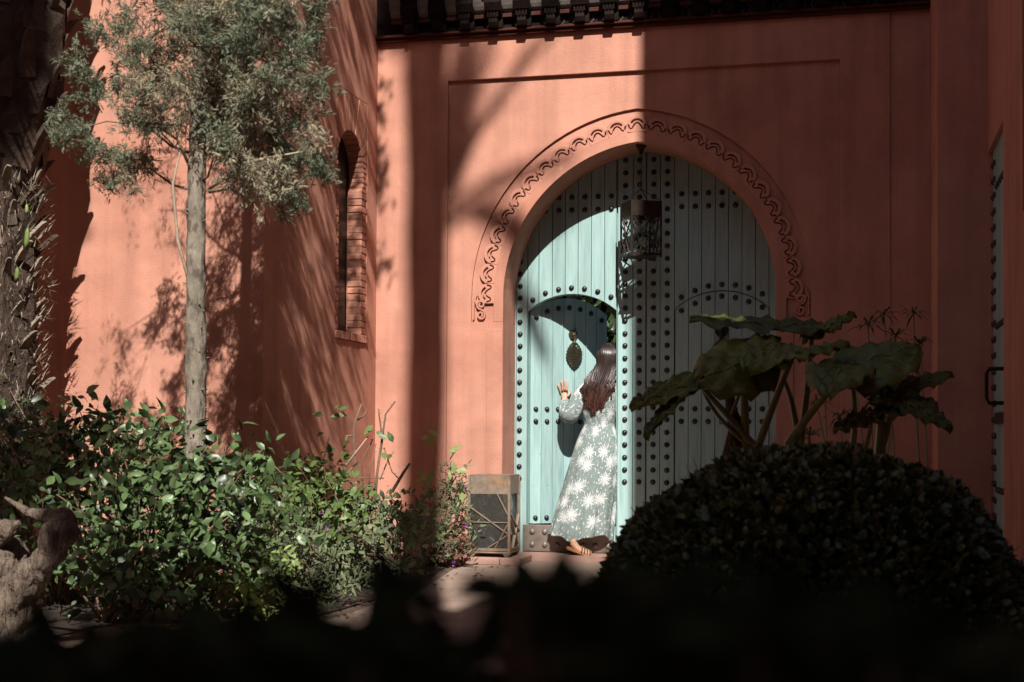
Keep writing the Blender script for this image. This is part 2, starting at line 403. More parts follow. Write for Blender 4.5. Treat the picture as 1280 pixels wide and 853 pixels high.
def stems(root, base, tips, r0, mat, name='stems', bend=.15, n=5):
    mb = MB()
    for t in tips:
        b = Vector(base) + Vector((random.uniform(-.08, .08), random.uniform(-.08, .08), 0)); t = Vector(t)
        mid = (b + t) / 2 + Vector((random.uniform(-bend, bend), random.uniform(-bend, bend), random.uniform(0, bend)))
        pts = [b, b * .5 + mid * .5 + Vector((0, 0, .03)), mid, mid * .5 + t * .5 + Vector((0, 0, .02)), t]
        mb.tube(pts, [r0, r0 * .8, r0 * .65, r0 * .5, r0 * .3], n)
    o = mb.build(name, mat, root, smooth=True, fix=False); o['kind'] = 'stuff'
    return o

def shoots(blobs, n, per, ln, droop=.25):
    """leafy shoots that start inside the blobs and grow outwards; returns leaf places and directions"""
    st, d = blob_points(blobs, n, .15)
    d = d + rng.normal(size=(n, 3)) * .5 + np.array([0, -.15, .35]); d /= np.linalg.norm(d, axis=1, keepdims=True)
    L = ln * rng.uniform(.5, 1.3, n); P, D = [], []
    for k in range(per):
        t = (k + .6) / per
        p = st + d * (L * t)[:, None]; p[:, 2] -= droop * L * t * t
        a = k * 2.4 + rng.random(n) * .8
        e = np.cross(d, rng.normal(size=(n, 3))); e /= np.maximum(np.linalg.norm(e, axis=1, keepdims=True), 1e-5)
        P.append(p + e * .012); D.append(d * .55 + e * .9)
    P, D = np.concatenate(P), np.concatenate(D); ok = P[:, 2] > .03
    return P[ok], D[ok], st, d, L
# ================================================================ SETTING: ground
def sheet(name, poly, z, mat):
    me = bpy.data.meshes.new(name); me.from_pydata([(x, y, z) for x, y in poly], [], [tuple(range(len(poly)))]); me.update()
    o = put(name, me, mat=mat); o['kind'] = 'structure'; return o
sheet('ground', [(-60, -40), (60, -40), (60, 80), (-60, 80)], 0, MT['ground'])
sheet('path', [(-1.9, -3), (.8, -3), (.8, 9.49), (.49, 9.5), (.49, 10.45), (-2.95, 10.45), (-2.75, 9.6), (-2.55, 8.2), (-2.6, 6.7), (-3.6, 6.3), (-3.4, 5.2), (-2.2, 3)], .004, MT['path'])
sheet('garden_bed', [(-9, 5.0), (-3.7, 5.0), (-3.5, 6.35), (-2.7, 6.75), (-2.62, 8.2), (-2.82, 9.6), (-3.0, 10.44), (-3.63, 10.44), (-3.63, 8.29), (-9, 8.29)], .008, MT['soil'])
box('threshold_step', -2.78, -.45, 10.36, 10.93, .0, .03, MT['step'])['kind'] = 'structure'

# ================================================================ ARCHED GATE WALL
GX = -1.603; YW = 10.43; YF = 10.479; YD = 10.86; SPR = 1.985; OFF = .13
def arch_pts(r, n=22, zb=None):
    """pointed arch outline, left foot to right foot, from the two offset centres"""
    a1 = math.acos(-OFF / r); out = []
    for i in range(n + 1):
        a = pi + (a1 - pi) * i / n
        out.append((GX + OFF + r * cos(a), SPR + r * sin(a)))
    out += [(2 * GX - x, z) for x, z in reversed(out[:-1])]
    if zb is not None: out = [(out[0][0], zb)] + out + [(out[-1][0], zb)]
    return out
gate_wall = empty('gate_wall', (GX, YW, 0), 'terracotta plaster wall with a tall pointed arch around the teal gate', 'wall')
S = MT['stucco']
XL, XR = -3.634, .493
# core slab with the arch opening
outer = [(XL, 0), (XL, 4.6), (XR, 4.6), (XR, 0)]
def notch(poly_arch): return [(XL, 0)] + [(XL, 4.6), (XR, 4.6), (XR, 0)] + list(reversed(poly_arch))
MB().slab(notch(arch_pts(1.15, zb=0)), [], YF, YD - .004).build('wall', S, gate_wall)
# panel layer, cut back along the outer arch line down to the band foot
A140 = arch_pts(1.40); jl, jr = GX - 1.02, GX + 1.02; ZF = 1.80
prof = [(jl, 0), (jl, ZF), (A140[0][0], ZF)] + A140 + [(A140[-1][0], ZF), (jr, ZF), (jr, 0)]
MB().slab(notch(prof), [], 10.458, YF - .001).build('panel', S, gate_wall)
# proud border round the recessed panel
px0, px1, pz = -3.061, -.13, 3.655
MB().slab([(-3.387, 0), (-3.387, 4.6), (.218, 4.6), (.218, 0), (px1, 0), (px1, pz), (px0, pz), (px0, 0)], [], YW - .002, 10.457).build('border', S, gate_wall, bevel=.004)
for a, b in ((XL + .001, -3.380), (.212, XR - .001)):
    box('side_strip', a, b, 10.438, 10.4565, 0, 4.6, S, gate_wall)
for sgn in (-1, 1):
    a, b = sorted((GX + sgn * 1.021, GX + sgn * 1.146)); box('jamb_strip', a, b, 10.448, 10.457, .0, 1.745, S, gate_wall, bevel=.003)
# plain ring and interlaced scallops inside the sunk band
def ring_poly(r0, r1, zb): 
    a = arch_pts(r1, zb=zb); b = arch_pts(r0, zb=zb); return a + list(reversed(b))
MB().slab(ring_poly(1.1502, 1.226, 1.80), [], 10.4575, YF + .01).build('arch_ring', S, gate_wall, bevel=.003)
def arc2(r0, r1, a0, a1, n=12):
    o = [(r1 * cos(a0 + (a1 - a0) * i / n), r1 * sin(a0 + (a1 - a0) * i / n)) for i in range(n + 1)]
    return o + [(r0 * cos(a0 + (a1 - a0) * i / n), r0 * sin(a0 + (a1 - a0) * i / n)) for i in range(n, -1, -1)]
T0, T1 = 0.0, .024
def groove(pts, wd):
    L = []; Rr = []
    for i, p in enumerate(pts):
        a = pts[max(i - 1, 0)]; b = pts[min(i + 1, len(pts) - 1)]
        dx, dz = b[0] - a[0], b[1] - a[1]; l = hypot(dx, dz) or 1
        L.append((p[0] - dz / l * wd / 2, p[1] + dx / l * wd / 2)); Rr.append((p[0] + dz / l * wd / 2, p[1] - dx / l * wd / 2))
    return L + Rr[::-1]
def scallop_mesh(rr):
    """one unit of the carved band: scalloped head, a crescent cut and a waved cut"""
    j = lambda q: q + rr.uniform(-.0016, .0016)
    hw = lambda y: (RM + y) * math.tan(pitch / RM / 2) - .0006
    th = math.acos(.0745 / .080)
    head = [(.080 * cos(th + (pi - 2 * th) * i / 14), .080 * sin(th + (pi - 2 * th) * i / 14)) for i in range(15)]
    outer = [(hw(-.046), -.046), (hw(.0), .0)] + head + [(-hw(.0), .0), (-hw(-.046), -.046)]
    r0, r1 = j(.0405), j(.0565); n = 10; a0, a1 = radians(24), radians(156)
    cres = [((r0 + r1) / 2 * cos(a0), (r0 + r1) / 2 * sin(a0))] + [(r1 * cos(a0 + (a1 - a0) * (i + .5) / n), r1 * sin(a0 + (a1 - a0) * (i + .5) / n)) for i in range(n)] + [((r0 + r1) / 2 * cos(a1), (r0 + r1) / 2 * sin(a1))] + [(r0 * cos(a1 - (a1 - a0) * (i + .5) / n), r0 * sin(a1 - (a1 - a0) * (i + .5) / n)) for i in range(n)]
    wave = [(-.066, .012), (-.058, -.012), (-.048, -.020), (-.037, -.016), (-.027, .004), (-.014, .020), (0, .0255), (.014, .020), (.027, .004), (.037, -.016), (.048, -.020), (.058, -.012), (.066, .012)]
    mb = MB(); mb.slab(outer, [cres, groove([(j(x), j(y)) for x, y in wave], .0115)], T0, T1)
    me = mb.mesh('scallop'); me.materials.append(S); return me
RM = 1.268; pitch = .1525; a_top = math.acos(-OFF / RM)
rr_ = random.Random(5); scals = [scallop_mesh(rr_) for _ in range(6)]
def unit(k):
    s = abs(k) * pitch; a = a_top + s / RM
    x, z, an = GX + OFF + RM * cos(a), SPR + RM * sin(a), a - pi / 2
    if k > 0: x, an = 2 * GX - x, -an
    if k == 0: an = 0
    return x, z, an
for k in range(-12, 13):
    x, z, an = unit(k)
    o = put('scallop', scals[k % 6], gate_wall, (x, 10.4566 + (k % 2) * .0009, z), (0, -an, 0))
    md = o.modifiers.new('bevel', 'BEVEL'); md.width = .0035; md.segments = 2; md.limit_method = 'ANGLE'; md.angle_limit = radians(50)
def ribbon(mb, pts, wd, y0, y1):
    L = []; Rr = []
    for i, p in enumerate(pts):
        a = pts[max(i - 1, 0)]; b = pts[min(i + 1, len(pts) - 1)]
        dx, dz = b[0] - a[0], b[1] - a[1]; l = hypot(dx, dz) or 1
        nx, nz = -dz / l * wd / 2, dx / l * wd / 2
        L.append((p[0] + nx, p[1] + nz)); Rr.append((p[0] - nx, p[1] - nz))
    for i in range(len(pts) - 1):
        q = [L[i], L[i + 1], Rr[i + 1], Rr[i]]
        mb.add([(x, y0, z) for x, z in q] + [(x, y1, z) for x, z in q], [(0, 1, 2, 3), (0, 4, 5, 1), (2, 6, 7, 3), (7, 6, 5, 4)])
for sgn in (-1, 1):
    mb = MB(); cx = GX + sgn * 1.195
    up = []; lo = []
    for i in range(30):
        t = i / 29; a = -pi * .5 + t * 2.9 * pi; r = .036 * (1 - .74 * t)
        up.append((cx - sgn * (-r * cos(a)) * 1, 1.935 + r * sin(a)))
        lo.append((cx + sgn * (-r * cos(a + 0)) * 1, 1.856 - r * sin(a) * 1.1))
    spine = [(cx - sgn * .0, 1.899), (cx, 1.897)]
    ribbon(mb, up, .013, 10.456, YF); ribbon(mb, lo, .013, 10.4565, YF)
    ribbon(mb, [(cx + sgn * .037, 2.005), (cx + sgn * .048, 1.975), (cx + sgn * .036, 1.945), (cx + sgn * .03, 1.93)], .014, 10.4555, YF)
    ribbon(mb, [(cx + sgn * .055, 1.99), (cx + sgn * .056, 1.90), (cx + sgn * .058, 1.82)], .010, 10.457, YF)
    mb.build('scroll', S, gate_wall)

# ---- carved cornice over the wall
for z0, z1, y0 in ((3.972, 4.0, 10.392), (4.0, 4.022, 10.368)):
    box('cornice_moulding', XL + .002, XR - .002, y0, 10.4285, z0, z1 - .001, MT['red_wood'], gate_wall, bevel=.006)
box('frieze_board', XL + .002, XR - .002, 10.405, 10.4285, 4.022, 4.6, MT['dark_wood'], gate_wall)
box('eave_board', XL + .002, XR - .002, 9.98, 10.8, 4.75, 4.80, MT['dark_wood'], gate_wall)
pit = .2215; x0 = -1.459 - .5 * pit
prof = [(0, 0), (-.045, 0), (-.047, .03), (-.044, .06), (-.06, .085), (-.11, .115), (-.135, .17), (-.11, .215), (-.135, .25), (-.19, .29), (-.20, .40), (-.26, .47), (-.30, .72), (0, .72)]
mb = MB(); mb.slab([(y, z) for y, z in prof], [], -.062, .062, 'YZ')
mb.slab([(-.0452, .0), (-.085, 0), (-.10, .03), (-.085, .06), (-.095, .10), (-.0452, .10)], [], -.0335, .0335, 'YZ')
for sx in (-.0635, .0635):                                     # carved rosettes on the cheeks
    mb.ball((sx, -.055, .14), .03, 8, 4, (.3, 1, 1)); mb.ball((sx, -.09, .33), .035, 8, 4, (.3, 1, 1))
for q in range(4): mb.box(-.045 + q * .025, -.034 + q * .025, -.1005, -.08, .07, .13)
corb = mb.mesh('corbel'); corb.materials.append(MT['dark_wood'])
cv = MB(); ring = []
for i in range(7):
    a = i / 6 * pi / 2; ring.append((-.075 * sin(a) - .004, .075 + .16 * (1 - cos(a))))
cv.slab([(-.002, .06), (-.045, .06)] + [(y - .02, z) for y, z in ring] + [(-.10, .4), (-.002, .4)], [], -.0475, .0475, 'YZ')
cove = cv.mesh('cove'); cove.materials.append(MT['cove'])
lg = MB(); lg.box(-.0475, .0475, -.045, -.002, .05, .0785); ledge = lg.mesh('cove_lip'); ledge.materials.append(MT['red_wood'])
i = 0
for i in range(-10, 9):
    x = x0 + i * pit
    if XL + .08 < x < XR - .08:
        put('corbel', corb, gate_wall, (x, 10.4045, 4.0225))
    xc = x + pit / 2
    if XL + .08 < xc < XR - .08:
        put('cove', cove, gate_wall, (xc, 10.402, 4.06)); put('cove_lip', ledge, gate_wall, (xc, 10.4035, 4.05))
mb = MB()
for i in range(-3, 9):                                          # pale painted tracery on the frieze in the shade
    xc = x0 + (i + .5) * pit
    for s_ in (-1, 1):
        ribbon(mb, [(xc + s_ * .04, 4.03), (xc + s_ * .02, 4.05), (xc + s_ * .035, 4.075), (xc, 4.10)], .004, 10.400, 10.4045)
mb.build('painted_tracery', MT['cove'], gate_wall)

# ================================================================ LEFT HOUSE with the brick window
left_house = empty('terracotta_house', (XL, 8.3, 0), 'terracotta plaster house with a narrow brick-edged arched window', 'house')
box('wall', -11, XL, 8.3, 8.6, 0, 7.2, S, left_house)
WC, WZ, WR = 9.86, 2.90, .275; WJ = .238; wz0 = 1.69
py0, py1, pz0, pz1 = 9.555, 10.215, 1.625, 3.455
MB().slab([(8.601, 0), (8.601, 7.2), (10.9, 7.2), (10.9, 0)], [[(py0, pz0), (py1, pz0), (py1, pz1), (py0, pz1)]], XL, XL - .30, 'YZ').build('wall', S, left_house)
box('roof', -11, XL + .04, 8.26, 18, 7.2, 7.35, S, left_house)
box('wall', -11, XL - .32, 10.92, 11.2, 0, 7.2, S, left_house)
win = MB()
zj = WZ - sqrt(WR ** 2 - WJ ** 2); a0 = math.asin((zj - WZ) / WR)
def horse(r, j, zb, n=20):
    z_ = WZ - sqrt(max(r * r - j * j, 0)); aa = math.asin((z_ - WZ) / r)
    p = [(WC - j, zb)]
    for i in range(n + 1):
        a = pi - aa + (aa - (pi - aa)) * i / n
        p.append((WC + r * cos(a), WZ + r * sin(a)))
    return p + [(WC + j, zb)]
win.slab([(py0, pz0), (py0, pz1), (py1, pz1), (py1, pz0)], [list(reversed(horse(WR + .004, WJ + .004, wz0)))], XL - .004, XL - .118, 'YZ')
window = win.build('window', MT['mortar'], left_house)
bk = MT['brick']
def one(name, mb): 
    o = mb.build(name, bk, window); 
    md = o.modifiers.new('bevel', 'BEVEL'); md.width = .004; md.segments = 1; md.limit_method = 'ANGLE'
    return o
# jamb courses, each brick returns into the reveal
nz = 21; hz = (zj - wz0) / nz
for sgn in (-1, 1):
    for i in range(nz):
        z = wz0 + i * hz; jt = .006 if i % 2 else .0
        a = WC + sgn * (WJ + random.uniform(-.003, .004)); b = (py1 - .004 - (.03 if i % 2 else 0)) if sgn > 0 else (py0 + .004 + (.03 if i % 2 else 0))
        a, b = min(a, b), max(a, b)
        one('brick', MB().box(XL - .112, XL - .0005 + random.uniform(0, .003), a, b, z + .003, z + hz - .005))
# arch: courses below the haunch, then a fan of voussoirs
def hit(a):
    dy, dz = cos(a), sin(a); t = 9
    if dy > 0: t = min(t, (py1 - .004 - WC) / dy)
    if dy < 0: t = min(t, (py0 + .004 - WC) / dy)
    if dz > 0: t = min(t, (pz1 - .004 - WZ) / dz)
    return (WC + dy * t, WZ + dz * t)
angs = [radians(28 + i * (180 - 56) / 11) for i in range(12)]
for i in range(11):
    g = radians(.55); A, B = angs[i] + g, angs[i + 1] - g
    p = [(WC + WR * cos(A), WZ + WR * sin(A)), hit(A)]
    ha, hb = hit(A), hit(B)
    if abs(ha[1] - hb[1]) > .001 and abs(ha[0] - hb[0]) > .001:
        p.append((py1 - .004 if A < pi / 2 else py0 + .004, pz1 - .004))
    p += [hb, (WC + WR * cos(B), WZ + WR * sin(B))]
    one('brick', MB().slab(p, [], XL - .0005 + random.uniform(0, .003), XL - .112, 'YZ'))
zt = WZ + WR * sin(angs[0]); k = 7; hh = (zt - zj) / k
for sgn in (-1, 1):
    for i in range(k):
        z = zj + i * hh
        def yy(zz): return WC + sgn * sqrt(max(WR ** 2 - (zz - WZ) ** 2, 0))
        e = (py1 - .004 - (.03 if i % 2 else 0)) if sgn > 0 else (py0 + .004 + (.03 if i % 2 else 0))
        one('brick', MB().slab([(yy(z + .004), z + .004), (e, z + .004), (e, z + hh - .007), (yy(z + hh - .007), z + hh - .007)], [], XL - .0005 + random.uniform(0, .003), XL - .112, 'YZ'))
ns = 15; sw = (py1 - py0) / ns
for i in range(ns):
    one('sill_brick', MB().box(XL - .112, XL + .012 + random.uniform(0, .006), py0 + i * sw + .003, py0 + (i + 1) * sw - .004, pz0 + .003, wz0 - .004))
MB().box(XL - .135, XL - .122, py0, py1, pz0, pz1).build('pane', MT['black'], window)
# ================================================================ RIGHT HOUSE: pier, side door, tall end towards the sun
right_house = empty('side_house', (.8, 9.5, 0), 'shaded terracotta building with a narrow studded side door', 'house')
XS = .80; YP = 9.495
box('pier', XR, XS + .3, YP, 10.48, 0, 13.5, S, right_house)
MB().slab([(2.5, 0), (2.5, 13.5), (YP - .001, 13.5), (YP - .001, 0)],
          [[(8.5, .0005), (8.5, 2.75), (9.46, 2.75), (9.46, .0005)], [(6.3, 2.07), (6.3, 3.9), (7.52, 3.9), (7.52, 2.07)]], XS, XS + .12, 'YZ').build('wall', S, right_house)
box('wall', XS + .121, 5, 2.5, 10.48, 0, 13.5, S, right_house)
MB().box(XS + .07, XS + .119, 6.3, 7.52, 2.07, 3.9).build('window', MT['black'], right_house)
side_door = MB().box(XS + .045, XS + .118, 8.505, 9.455, .01, 2.745).build('door', MT['teal'], right_house)
for i in range(8):
    y0 = 8.505 + i * .1188
    MB().box(XS + .028, XS + .0455, y0 + .002, y0 + .1165, .012, 2.743).build('plank', MT['teal'], side_door)
stud_mb = MB(); stud_mb.ball((0, 0, 0), .0215, 12, 4, (1, 1, .9), half=True)
stud = stud_mb.mesh('stud', True); stud.materials.append(MT['iron'])
RX = Euler((radians(90), 0, 0)); RXs = Euler((0, radians(-90), 0))
for y in (9.40, 9.28):
    for i in range(26): put('stud', stud, side_door, (XS + .028, y, .15 + i * .1), RXs)
for zb in (.62, 1.62, 2.48):
    for i in range(6): put('stud', stud, side_door, (XS + .028, 8.58 + i * .115, zb), RXs)
MB().box(XS + .012, XS + .027, 8.52, 9.2, 1.02, 1.09).build('bolt', MT['dark_metal'], side_door)
MB().tube([(XS + .03, 8.72, 1.34), (XS - .06, 8.72, 1.34), (XS - .075, 8.72, 1.31), (XS - .075, 8.72, 1.17), (XS - .06, 8.72, 1.14), (XS + .03, 8.72, 1.14)], .012, 8).build('handle', MT['dark_metal'], side_door, smooth=True)
# unseen block added behind the camera, stepped to shade the foreground
rear = empty('rear_shade_block', (0, -3.2, 0), 'unseen stepped terracotta block added behind the viewpoint to shade the foreground', 'house')
MB().slab([(-.35, 0), (-.35, 9.6), (1.40, 9.6), (1.40, 11.9), (9, 11.9), (9, 0)], [], -3.2, -6).build('wall', S, rear)
# unseen walls added to cut sky light; the left one bounces red
lw = empty('left_sky_block', (-7.2, 0, 0), 'unseen terracotta wall added on the left to cut sky light and bounce red', 'wall')
box('wall', -7.5, -7.2, -10, 8.29, 0, 11, S, lw)
bw = empty('rear_sky_block', (-2, -10, 0), 'unseen near-black wall added behind the viewpoint to cut sky light', 'wall')
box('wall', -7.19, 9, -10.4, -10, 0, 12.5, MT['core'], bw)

# ================================================================ GATE
gate = empty('arched_gate', (GX, YD, 0), 'tall teal plank gate studded with iron, its wicket door ajar', 'gate')
TE = MT['teal']
PL = [-2.80, -2.615, -2.525, -2.436, -2.329, -2.226, -2.124, -2.019, -1.915, -1.811, -1.692, -1.592]
PR = [-1.585, -1.481, -1.371, -1.263, -1.164, -1.061, -.960, -.858, -.757, -.656, -.42]
wx0, wx1 = -2.527, -1.823; WT = .135                                  # wicket opening
def wtop(x):                                                         # segmental head of the wicket
    xc = (wx0 + wx1) / 2; R = .535; return 2.043 - R + sqrt(R * R - min(abs(x - xc), .352) ** 2)
yf, yb = YD, YD + .035
ZT = 3.25
for a, b in list(zip(PL[:-1], PL[1:])) + list(zip(PR[:-1], PR[1:])):
    a += .0022; b -= .0022
    inside = a >= wx0 - .02 and b <= wx1 + .02
    if a < wx0 + .001 < b and not inside: pass
    if inside:
        a2, b2 = max(a, wx0), min(b, wx1)
        bot = [(a2 + (b2 - a2) * i / 6, wtop(a2 + (b2 - a2) * i / 6)) for i in range(7)]
        o = MB().slab([(a2, ZT), (b2, ZT)] + list(reversed(bot)), [], yf, yb).build('plank', TE, gate, bevel=.0025)
    else:
        o = MB().box(a, b, yf, yb, .012, ZT).build('plank', TE, gate, bevel=.0025)
# dark backing frame of both leaves (holes only where the wicket opens)
wk = [(wx0 - .0, .03)] + [(wx0 + (wx1 - wx0) * i / 20, wtop(wx0 + (wx1 - wx0) * i / 20)) for i in range(21)] + [(wx1, .03)]
MB().slab([(-2.80, .012), (-2.80, ZT), (-1.592, ZT), (-1.592, .012)], [[(x, z) for x, z in wk]], yb + .001, yb + .045).build('frame', MT['teal'], gate)
MB().box(-1.585, -.42, yb + .001, yb + .045, .012, ZT).build('frame', MT['teal'], gate)
# wicket outline carved on the right leaf, as a thin raised bead
rx0, rx1 = -1.367, -.656
mbb = MB(); rc = (rx0 + rx1) / 2
cp = [(rx0, .25), (rx0, 1.904)] + [(rx0 + (rx1 - rx0) * i / 16, 2.046 - .535 + sqrt(.535 ** 2 - (rx0 + (rx1 - rx0) * i / 16 - rc) ** 2)) for i in range(1, 16)] + [(rx1, 1.904), (rx1, .25)]
ribbon(mbb, cp, .007, yf - .002, yf + .004); mbb.build('wicket_outline', MT['iron'], gate)
# studs
def st(x, z, parent=gate, y=yf, rot=RX): put('stud', stud, parent, (x, y + .001, z), rot)
colB, colC, colD, colE = -1.752, -1.642, -1.533, -1.427
for i in range(21): st(-2.585 + random.uniform(-.002, .002), .60 + i * .0945)
def zrows(): return [.585 + i * .0955 for i in range(27)]
for xc in (colB, colC, colD, colE):
    for z in zrows(): st(xc, z + random.uniform(-.003, .003))
mid = lambda P, i: (P[i] + P[i + 1]) / 2
for i in range(2, 9):
    for z in (2.798, 2.698): st(mid(PL, i), z)
for i in range(2, 10):
    for z in (2.796, 2.697): st(mid(PR, i) if i < 9 else -.60, z)
for x, v in ((-2.483, 374.3), (mid(PL, 3), 366), (mid(PL, 4), 361.6), (mid(PL, 5), 360), (mid(PL, 6), 361.4), (mid(PL, 7), 365.4), (mid(PL, 8), 372.2)):
    st(x, onY(720, v, YD).z)
for i, (v1, v2) in enumerate(((371, 388), (363, 379), (357.6, 372.8), (356, 370.7), (357, 372.8), (361, 378), (368.6, 385.2))):
    x = mid(PR, i + 2); st(x, onY(890, v1, YD).z); st(x, onY(890, v2, YD).z); st(x, 1.148); st(x, 1.052)
# bottom rail with the worn iron plate
box('bottom_rail', -2.527, -1.823, YD - .002, YD + .07, .031, .235, TE, gate, bevel=.003)
plate = box('kick_plate', -2.552, -1.83, YD - .016, YD - .003, .036, .243, MT['plate'], gate, bevel=.003)
pst_mb = MB(); pst_mb.ball((0, 0, 0), .0225, 12, 4, (1, 1, .8), half=True); pst = pst_mb.mesh('stud', True); pst.materials.append(MT['plate'])
for x in (-2.475, -2.375, -2.275, -2.175, -2.075, -1.975, -1.875):
    for z in (.19, .09): put('stud', pst, plate, (x, YD - .016, z), RX)
# the wicket leaf, hinged at its left edge and swung inwards
TH = radians(39); HX, HY = wx0 + .012, YD + .055
LWD = .69; nP = 7; pw = LWD / nP
def ltop(x): xc = LWD / 2; return 2.035 - .535 + sqrt(.535 ** 2 - min(abs(x - xc), .345) ** 2)
me = MB().slab([(LWD - .004, .25), (.004, .25)] + [(.004 + (LWD - .008) * i / 16, ltop(LWD * i / 16) - .004) for i in range(17)], [], .031, .06).mesh('wicket_door')
wk_leaf = put('wicket_door', me, gate, (HX, HY, 0), (0, 0, TH), mat=TE)
def lput(name, me, loc, rot=None):
    o = bpy.data.objects.new(name, me); col.objects.link(o); o.parent = wk_leaf; o.location = loc
    if rot is not None: o.rotation_euler = rot
    return o
for i in range(nP):
    a, b = i * pw + .002, (i + 1) * pw - .002
    bot = [(a + (b - a) * j / 5, ltop(a + (b - a) * j / 5)) for j in range(6)]
    me = MB().slab([(a, .246), (b, .246)] + list(reversed(bot)), [], -.004, .030).mesh('plank'); me.materials.append(TE)
    o = lput('plank', me, (0, 0, 0)); md = o.modifiers.new('bevel', 'BEVEL'); md.width = .0025; md.segments = 2; md.limit_method = 'ANGLE'
me = MB().box(-.004, .022, -.018, -.005, .25, 1.87).mesh('hinge_stile'); me.materials.append(TE); lput('stile', me, (0, 0, 0))
for i in range(nP):
    xc = (i + .5) * pw
    for z in ((ltop(xc) - .075), 1.147, 1.05, .29): lput('stud', stud, (xc, -.003, z), RX)
# ornate knocker on the wicket leaf
def knocker(name, parent, x, y, z, rotz=0.):
    """round boss, neck and a pierced almond-shaped plate"""
    k = MB(); k.tube([(0, -.0, .0), (0, -.022, 0)], [.052, .048], 16); k.ball((0, -.03, 0), .024, 10, 6)
    k.tube([(.0, -.03, .0), (.015, -.035, .04), (.02, -.03, .08)], [.008, .006, .004], 6)
    k.tube([(0, -.035, -.01), (.004, -.04, -.05), (0, -.035, -.09)], [.017, .012, .02], 8)
    # pierced plate: outline ribbon + lattice
    def wd(t): return .078 * (sin(pi * min(max(t, 0), 1)) ** .55) * (.75 + .25 * sin(pi * t)) + .004
    n = 26; zt, zb = -.085, -.325
    L_ = [(-wd(i / n), zt + (zb - zt) * i / n) for i in range(n + 1)]; R_ = [(wd(i / n), zt + (zb - zt) * i / n) for i in range(n, -1, -1)]
    ol = [(x_ * (1 + .12 * sin(j * 2.1)), z_) for j, (x_, z_) in enumerate(L_ + R_)]
    ribbon(k, ol, .016, -.045, -.028)
    for r_ in range(7):
        t = (r_ + .9) / 8; zz = zt + (zb - zt) * t; ww = wd(t) - .012
        m_ = max(1, int(ww / .016))
        for c in range(-m_, m_ + 1):
            xx = c * .03 + (.015 if r_ % 2 else 0)
            if abs(xx) > ww: continue
            rr = .0145; ribbon(k, [(xx + rr * cos(q * pi / 3), zz + rr * sin(q * pi / 3)) for q in range(7)], .008, -.043, -.03)
    k.tube([(0, -.036, -.325), (0, -.036, -.352)], [.014, .004], 8)
    me = k.mesh(name); me.materials.append(MT['brass'])
    return me
kn = knocker('knocker', None, 0, 0, 0)
o = lput('knocker', kn, (.375, -.006, 1.745)); o.scale = (.76,) * 3
kr = put('knocker', knocker('knocker', None, 0, 0, 0), gate, (-1.012, YD - .001, 1.745)); kr.data.materials.clear(); kr.data.materials.append(MT['iron'])
# ================================================================ LANTERNS
def pane_bars(mb, org, ux, w_, z0, z1, lines, wd=.011, th=.006):
    """straps on a lantern side: lines are (s0,t0,s1,t1) in 0..1 across and up"""
    for s0, t0, s1, t1 in lines:
        a = Vector(org) + ux * (w_ * s0) + Vector((0, 0, z0 + (z1 - z0) * t0)); b = Vector(org) + ux * (w_ * s1) + Vector((0, 0, z0 + (z1 - z0) * t1))
        mb.bar(a, b, wd, th)
def lantern(root, s, zb, z0, z1, zt, rot, sets, mat, wd=.011, post=.014, glazed=True):
    """square lantern about the root: post frame, solid hood, glazed sides with straps"""
    c = [Vector((sx * s / 2, sy * s / 2, 0)) for sx, sy in ((-1, -1), (1, -1), (1, 1), (-1, 1))]
    R = Matrix.Rotation(rot, 3, 'Z'); c = [R @ p for p in c]; base = wloc(root)
    base = Vector((base.x, base.y, 0))
    def mk(mb, name, m, bevel=.0):
        mb.v = [tuple(Vector(p) + base) for p in mb.v]; return mb.build(name, m, root, bevel=bevel)
    for i in range(4):
        p = c[i]; q = c[(i + 1) % 4]; ux = (q - p).normalized(); n = Vector((ux.y, -ux.x, 0))
        mk(MB().bar(p + Vector((0, 0, zb)), p + Vector((0, 0, zt - .002)), post, up=ux), 'post', mat)
        h = MB(); a = p + ux * (post / 2 + .001); b = q - ux * (post / 2 + .001)
        h.bar(a + Vector((0, 0, (z1 + zt) / 2)), b + Vector((0, 0, (z1 + zt) / 2)), .004, zt - z1); mk(h, 'hood_panel', mat)
        h = MB(); h.bar(a + Vector((0, 0, z0 - .008)), b + Vector((0, 0, z0 - .008)), .010, .018); mk(h, 'rail', mat)
        g = MB()
        if glazed:
            g.bar(a + Vector((0, 0, (z0 + z1) / 2)) - n * .003, b + Vector((0, 0, (z0 + z1) / 2)) - n * .003, .002, z1 - z0 - .002); mk(g, 'pane', MT['glass'])
        k = MB(); pane_bars(k, a + n * .003, ux, (b - a).length, z0, z1, sets[i % len(sets)], wd); mk(k, 'strap', mat)
    return c, mk
hl = empty('hanging_lantern', (-1.588, 10.565, 2.27), 'square dark metal lantern with crossed straps hanging on a chain from the arch', 'lantern')
S1 = [(0, 0, 1, 1), (0, 1, 1, 0), (0, .45, .55, 1), (.45, 1, 1, .35), (0, .3, .7, 0), (.25, 0, .62, 1), (0, .68, 1, .22)]
S2 = [(0, .1, 1, .9), (0, .85, 1, .25), (.2, 1, .8, 0), (0, .55, .5, 0)]
c, mk = lantern(hl, .23, 2.272, 2.30, 2.575, 2.69, radians(29), [S1, S2, S1, S2], MT['dark_metal'], .010, .014, False)
mb = MB()
for p in c: mb.bar(p + Vector((0, 0, 2.69)), Vector((0, 0, 2.795)), .005)
mk(mb, 'hanger', MT['dark_metal'])
mb = MB()
